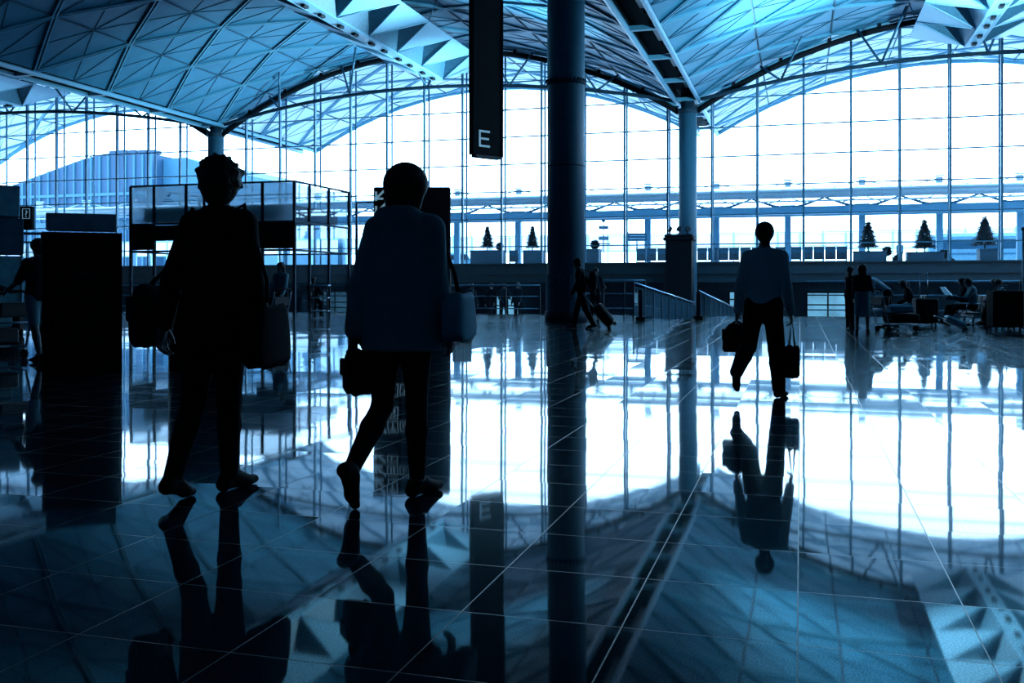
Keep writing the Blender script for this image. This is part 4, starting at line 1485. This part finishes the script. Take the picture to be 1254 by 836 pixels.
# ------------------------------------------------------------------ luggage on the floor
suitcase('upright dark suitcase with raised chrome handle in front of the seats', G(1133, 27), TH, .62, .34, .70, 0, M_dark, .75, handle_mat=M_chrome)
suitcase('large dark upright case at the right edge in front of the seats', G(1231, 24.5), TH, .78, .42, .92, 0, M_black, .2)
suitcase('flat pale-topped case tilted low in front of the reading passenger', G(1184, 24.2), facing(-80), .36, .17, .50, 66, M_pale, .3)
suitcase('dark suitcase behind the right hip of the woman in the hooded jacket', G(566, 22.5), TH, .44, .28, .62, 0, M_black, .05)
suitcase('black suitcase on the floor by the grey counter at left', G(14, 22.5), TH, .50, .30, .56, 0, M_black, .1)

def trolley(label, loc, rz, load=None):
    t = thing('luggage_trolley', label, 'trolley', loc, rz, 'luggage trolleys in the hall')
    m = MB()
    for sg in (-1, 1):
        m.tube([(sg * .26, .55, .16), (sg * .26, -.36, .18), (sg * .28, -.46, .55), (sg * .28, -.56, .98)], .018, 8)
    m.tube([(-.26, .55, .16), (.26, .55, .16)], .018, 8); m.tube([(-.26, 0, .17), (.26, 0, .17)], .015, 8); m.tube([(-.28, -.46, .55), (.28, -.46, .55)], .015, 8)
    m.build('frame', M_steel, t)
    m = MB(); m.tube([(-.28, -.56, .98), (-.2, -.6, 1.02), (.2, -.6, 1.02), (.28, -.56, .98)], .022, 8); m.build('handle', M_black, t)
    m = MB(); m.bbox((0, -.43, .74), (.5, .2, .22), .02); m.build('basket', M_dark, t)
    for x, y in ((-.24, -.36), (.24, -.36), (0, .5)):
        m = MB(); m.tube([(x - .02, y, .07), (x + .02, y, .07)], .07, 14); m.build('wheel', M_black, t)
    return t
c = G(-6, 14.9)
rt = facing(-60)
trolley('luggage trolley pushed by the person in shorts at left', c, rt)
for nm, lb, off, sz, mt in (('suitcase', 'dark case lying on the trolley of the person in shorts', (0, .08, .22), (.50, .62, .24), M_dark), ('carton', 'grey carton on top of the load of the trolley at left', (.02, .08, .47), (.40, .40, .20), C_slate)):
    q_ = Matrix.Rotation(rt, 3, 'Z') @ Vector(off)
    t = thing(nm, lb, nm, c + Vector((q_.x, q_.y, off[2])), rt)
    m = MB(); m.bbox((0, 0, sz[2] / 2), sz, .03); m.build('body' if nm == 'suitcase' else 'box', mt, t)
    m = MB(); m.tube([(-.08, sz[1] / 2, sz[2] / 2), (-.06, sz[1] / 2 + .04, sz[2] / 2), (.06, sz[1] / 2 + .04, sz[2] / 2), (.08, sz[1] / 2, sz[2] / 2)], .01, 6); m.build('grip', M_black, t)
trolley('empty luggage trolley beside the long-haired woman by the booth', G(325, 23.4), facing(-60))
c = G(1098, 23.6)
rt = facing(80)
trolley('luggage trolley beside the woman in the skirt', c, rt)
for lb, off, sz, mt in (('black case lying on the trolley beside the woman in the skirt', (0, .12, .22), (.52, .72, .22), M_black), ('pale soft case on top of the load beside the woman in the skirt', (0, .05, .45), (.42, .60, .20), C_pale)):
    q_ = Matrix.Rotation(rt, 3, 'Z') @ Vector(off)
    t = thing('suitcase', lb, 'suitcase', c + Vector((q_.x, q_.y, off[2])), rt)
    m = MB(); m.bbox((0, 0, sz[2] / 2), sz, .05); m.build('shell', mt, t)
    m = MB(); m.tube([(-.08, sz[1] / 2, sz[2] / 2), (-.06, sz[1] / 2 + .04, sz[2] / 2), (.06, sz[1] / 2 + .04, sz[2] / 2), (.08, sz[1] / 2, sz[2] / 2)], .01, 6); m.build('grip', M_black, t)

# ------------------------------------------------------------------ things outside on the road deck
M_fir = mat('fir_needles', (.006, .016, .022), .9)
M_trunk = mat('trunk_bark', (.012, .02, .026), .9)
M_planter = mat('planter_stone', (.022, .055, .080), .8)
def fir(loc, h, r, label):
    t = thing('fir_tree', label, 'tree', loc, 0, 'fir trees in planters outside')
    rnd = random.Random(int(loc[0] * 100))
    m = MB(); m.tube([(0, 0, 0), (0, 0, h * .9)], [.05, .015], 8); m.build('trunk', M_trunk, t)
    m = MB()
    m.lathe([(r * .5, h * .14), (r * .82, h * .18), (r * .70, h * .36), (r * .50, h * .6), (r * .26, h * .84), (.01, h * .97)], n=16)
    for i in range(1700):
        v = rnd.random() ** 1.4
        z = h * (.12 + .88 * v)
        rr = r * (1 - v) ** .72 * (.90 + .18 * math.sin(v * 34)) + .02
        a = rnd.random() * 6.283
        k = .62 + .42 * rnd.random()
        p = Vector((rr * k * math.cos(a), rr * k * math.sin(a), z))
        d = Vector((math.cos(a), math.sin(a), rnd.uniform(-.5, .25))) * rnd.uniform(.10, .24)
        s_ = Vector((-math.sin(a), math.cos(a), rnd.uniform(-.4, .4))) * rnd.uniform(.03, .06)
        m.add([p - s_, p + s_, p + d], [(0, 1, 2)])
    m.build('foliage', M_fir, t)
    for i in range(14):
        v = rnd.random(); a = rnd.random() * 6.283; rr = r * (1 - v) ** .85
        b = MB(); b.ball((rr * math.cos(a), rr * math.sin(a), h * (.14 + .8 * v)), .05, 8); b.build('bauble', M_pale, t)
def planter(px0, px1, py, Y, label):
    A, B_ = at_y(px0, Y), at_y(px1, Y)
    c = (A + B_) / 2; dd = c.dot(FWD)
    top = CAMZ - (py - HY) / FPX * dd
    t = thing('planter', label, 'planter', (c.x, c.y, ROADZ), 0, 'stone planters outside')
    w_, h_ = (B_ - A).length, top - ROADZ
    m = MB(); m.bbox((0, 0, h_ / 2), (w_, 1.3, h_), .03); m.build('box', M_planter, t)
    m = MB()
    for sg in (-1, 1):
        m.bbox((0, sg * .62, h_ + .02), (w_ + .08, .14, .08), .02); m.bbox((sg * (w_ / 2 - .06), 0, h_ + .02), (.14, 1.36, .08), .02)
    m.build('rim', M_planter, t)
    m = MB(); m.box((0, 0, h_ - .02), (w_ - .1, 1.2, .04)); m.build('soil', M_trunk, t)
    return Vector((c.x, c.y, top + .07)), dd
def shrub(loc, r, label, n=500):
    t = thing('shrub', label, 'shrub', loc, 0, 'clipped shrubs outside')
    rnd = random.Random(int(loc[0] * 77))
    m = MB(); m.tube([(0, 0, 0), (0, 0, r)], .05, 6); m.build('stem', M_trunk, t)
    m = MB(); m.ball((0, 0, r), r * .85, 14)
    for i in range(n):
        v = Vector((rnd.gauss(0, 1), rnd.gauss(0, 1), rnd.gauss(0, 1))).normalized()
        p = Vector((0, 0, r)) + v * r * .84
        s_ = v.cross(Vector((rnd.random(), rnd.random(), 1))).normalized() * .05
        m.add([p - s_, p + s_, p + v * rnd.uniform(.06, .14)], [(0, 1, 2)])
    m.build('foliage', M_fir, t)
def tree_at(px, py_top, base, Y, r, label):
    v = at_y(px, Y); dd = v.dot(FWD)
    h = CAMZ - (py_top - HY) / FPX * dd - base
    fir((v.x, v.y, base), h, r, label)
p, dd = planter(579, 617, 307.5, 73, 'long stone planter under the leftmost fir tree')
tree_at(597, 277, p.z, 73, .42, 'slim dark fir tree, leftmost in the row outside the glass')
v = at_y(612, 73); shrub((v.x, v.y, p.z + .03), .27, 'low shrub beside the leftmost fir tree')
p, dd = planter(643, 666, 307.5, 73, 'square stone planter just left of the near column')
tree_at(652, 277, p.z, 73, .42, 'slim dark fir tree just left of the near column')
p, dd = planter(719, 735, 306, 73, 'square stone planter just right of the near column')
v = at_y(728.5, 73); shrub((v.x, v.y, p.z), .34, 'round clipped shrub just right of the near column')
p, dd = planter(1045, 1085, 308.5, 71.5, 'long stone planter under the third fir tree from the right')
tree_at(1063, 271, p.z, 71.5, .60, 'broad fir tree third from the right outside the glass')
for k, px in enumerate((1080, 1099)):
    v = at_y(px + 6 * (k == 0), 72.9 if k == 0 else 73.2); shrub((v.x, v.y, ROADZ + (.55 if k == 0 else 0)), .34, ('low shrub beside the third fir tree from the right', 'leafy shrub between the two planters at right')[k])
p, dd = planter(1110, 1155, 309.5, 71.5, 'long stone planter under the second fir tree from the right')
tree_at(1132, 269, p.z, 71.5, .66, 'broad fir tree second from the right outside the glass')
v = at_y(1156, 72.6); shrub((v.x, v.y, ROADZ + .3), .34, 'low shrub beside the second fir tree from the right')
p, dd = planter(1198, 1220, 306, 71, 'square stone planter under the rightmost fir tree')
tree_at(1206, 265, p.z, 71, .72, 'broad dark fir tree, rightmost in the row outside the glass')

# rows of baggage trolleys parked at the kerb, seen from the front
M_ad = mat('trolley_front', (.018, .045, .066), .6, scale=9, var=.6)
def kerb_trolley():
    t = thing('baggage_trolley', 'parked baggage trolley', 'trolley', (0, 0, ROADZ), 0, 'baggage trolleys parked outside')
    m = MB(); m.bbox((0, 0, .80), (.66, .05, .92), .02); m.build('front_panel', M_ad, t)
    m = MB(); m.box((0, -.03, .98), (.5, .01, .3)); m.build('poster', M_slate, t)
    m = MB(); m.box((0, .5, .25), (.66, 1.0, .05)); m.tube([(-.34, .02, .2), (-.34, 0, 1.35), (.34, 0, 1.35), (.33, .02, .2)], .025, 8); m.build('frame', M_steel, t)
    m = MB(); m.bbox((0, .16, 1.12), (.6, .3, .2), .02); m.build('basket', M_steel, t)
    for x, y in ((-.3, .1), (.3, .1), (0, .9)):
        m = MB(); m.tube([(x - .03, y, .1), (x + .03, y, .1)], .1, 12); m.build('wheel', M_black, t)
    return t
spots = [860, 873, 886, 899, 956, 975, 989, 1003, 1017, 1031] + [785, 798, 811] + [629, 913, 927]
proto = kerb_trolley()
nice = {860: 'first parked baggage trolley right of the black column casing', 873: 'second parked baggage trolley right of the black column casing', 886: 'third parked baggage trolley right of the black column casing',
 899: 'parked baggage trolley just left of the head of the man in the shirt', 913: 'parked baggage trolley left behind the shoulder line of the man in the shirt', 927: 'parked baggage trolley directly behind the head of the man in the shirt', 956: 'parked baggage trolley just right of the head of the man in the shirt',
 975: 'parked baggage trolley second right of the head of the man in the shirt', 989: 'fourth parked baggage trolley left of the third fir from the right', 1003: 'third parked baggage trolley left of the third fir from the right', 1017: 'second parked baggage trolley left of the third fir from the right', 1031: 'parked baggage trolley nearest the third fir from the right',
 785: 'parked baggage trolley farthest left of the three beside the black casing', 798: 'middle parked baggage trolley of the three left of the black casing', 811: 'parked baggage trolley nearest the left side of the black casing',
 629: 'parked baggage trolley left of the second fir planter'}
for i, px in enumerate(sorted(spots)):
    o = proto if i == 0 else copy_tree(proto)
    v = at_y(px, 72.0 + (.8 if px < 700 else 0))
    o.location = (v.x, v.y, ROADZ)
    o['label'] = nice[px]

# lantern sign, billboard and a bus on the road
def road_sign(px, Y, label, plates, hpole, cat='sign'):
    v = at_y(px, Y)
    t = thing('road_sign', label, cat, (v.x, v.y, ROADZ), TH, 'signs outside by the road')
    m = MB(); m.tube([(0, 0, 0), (0, 0, hpole)], .05, 8); m.build('pole', M_steel, t)
    for (z, w_, h_, y) in plates:
        m = MB(); m.bbox((0, -.08, z), (w_, .08, h_), .015); m.build('plate', M_slate, t)
        m = MB()
        for k in range(2): m.box((0, -.125, z + h_ * (.18 - .36 * k)), (w_ * .8, .008, h_ * .1))
        m.build('text_line', M_pale, t)
    return t
t = road_sign(739, 77, 'post with two stacked plates and a ball top right of the near column', ((5.0 - ROADZ + .75, .78, .3, 0), (5.0 - ROADZ - .1, .78, .3, 0)), 3.75)
m = MB(); m.ball((0, 0, 3.72), .16, 10); m.build('ball', M_slate, t)
m = MB(); m.bbox((0, 0, 1.85), (1.1, .1, .08), .01); m.build('cross_arm', M_slate, t)
road_sign(780, 77, 'wide dark road sign between the near column and the black casing', ((2.35, 1.55, .62, 0),), 2.7)

c = at_y(1212, 96)
t = thing('bus', 'pale bus passing on the road behind the rightmost fir tree', 'bus', (c.x, c.y, ROADZ), 0)
m = MB(); m.bbox((0, 0, 1.75), (10.5, 2.4, 2.6), .15); m.build('body', mat('bus_paint', (.11, .19, .25), .4), t)
m = MB(); m.bbox((0, -1.21, 2.2), (9.6, .04, .85), .02); m.build('window_band', mat('bus_glass', (.02, .05, .08), .1), t)
m = MB(); m.box((0, -1.22, 1.35), (10.2, .03, .18)); m.build('stripe', M_slate, t)
m = MB(); m.bbox((0, 0, 3.12), (9.0, 2.0, .18), .05); m.build('roof_box', M_pale, t)
for x in (-3.4, 3.3):
    m = MB(); m.tube([(x, -1.25, .5), (x, -.9, .5)], .5, 20); m.build('wheel', M_black, t)
    m = MB(); m.tube([(x, 1.25, .5), (x, .9, .5)], .5, 20); m.build('wheel', M_black, t)
def van(px, Y, label):
    c = at_y(px, Y)
    t = thing('van', label, 'van', (c.x, c.y, ROADZ), 0, 'vans outside')
    m = MB(); m.prism([(-2.0, 0, .35), (2.1, 0, .35), (2.1, 0, .95), (1.5, 0, 1.1), (1.0, 0, 1.75), (-1.9, 0, 1.8), (-2.0, 0, 1.6)], (0, -.85, 0), (0, .85, 0)); m.build('body', mat('van_paint', (.12, .2, .26), .35), t)
    m = MB(); m.prism([(-1.7, 0, 1.12), (1.3, 0, 1.12), (.95, 0, 1.62), (-1.7, 0, 1.62)], (0, -.87, 0), (0, .87, 0)); m.build('window_band', M_dark, t)
    for x in (-1.25, 1.3):
        for y in (-.75, .75):
            m = MB(); m.tube([(x, y - .1, .32), (x, y + .1, .32)], .32, 16); m.build('wheel', M_black, t)
van(563, 94, 'pale van on the road behind the directory board, left of the firs')
# people outside by the planters
for px, lb, phi in ((1102, 'person outside between the two long planters at right', 20),):
    v = at_y(px, 76)
    person(lb, (v.x, v.y, ROADZ), facing(phi), 1.7, top=dict(mat=C_slate, hem=.06, name='jacket'), bottom=dict(kind='trousers', mat=C_black), legL=(6, 3, 0), legR=(-6, 3, 0), q=.028)
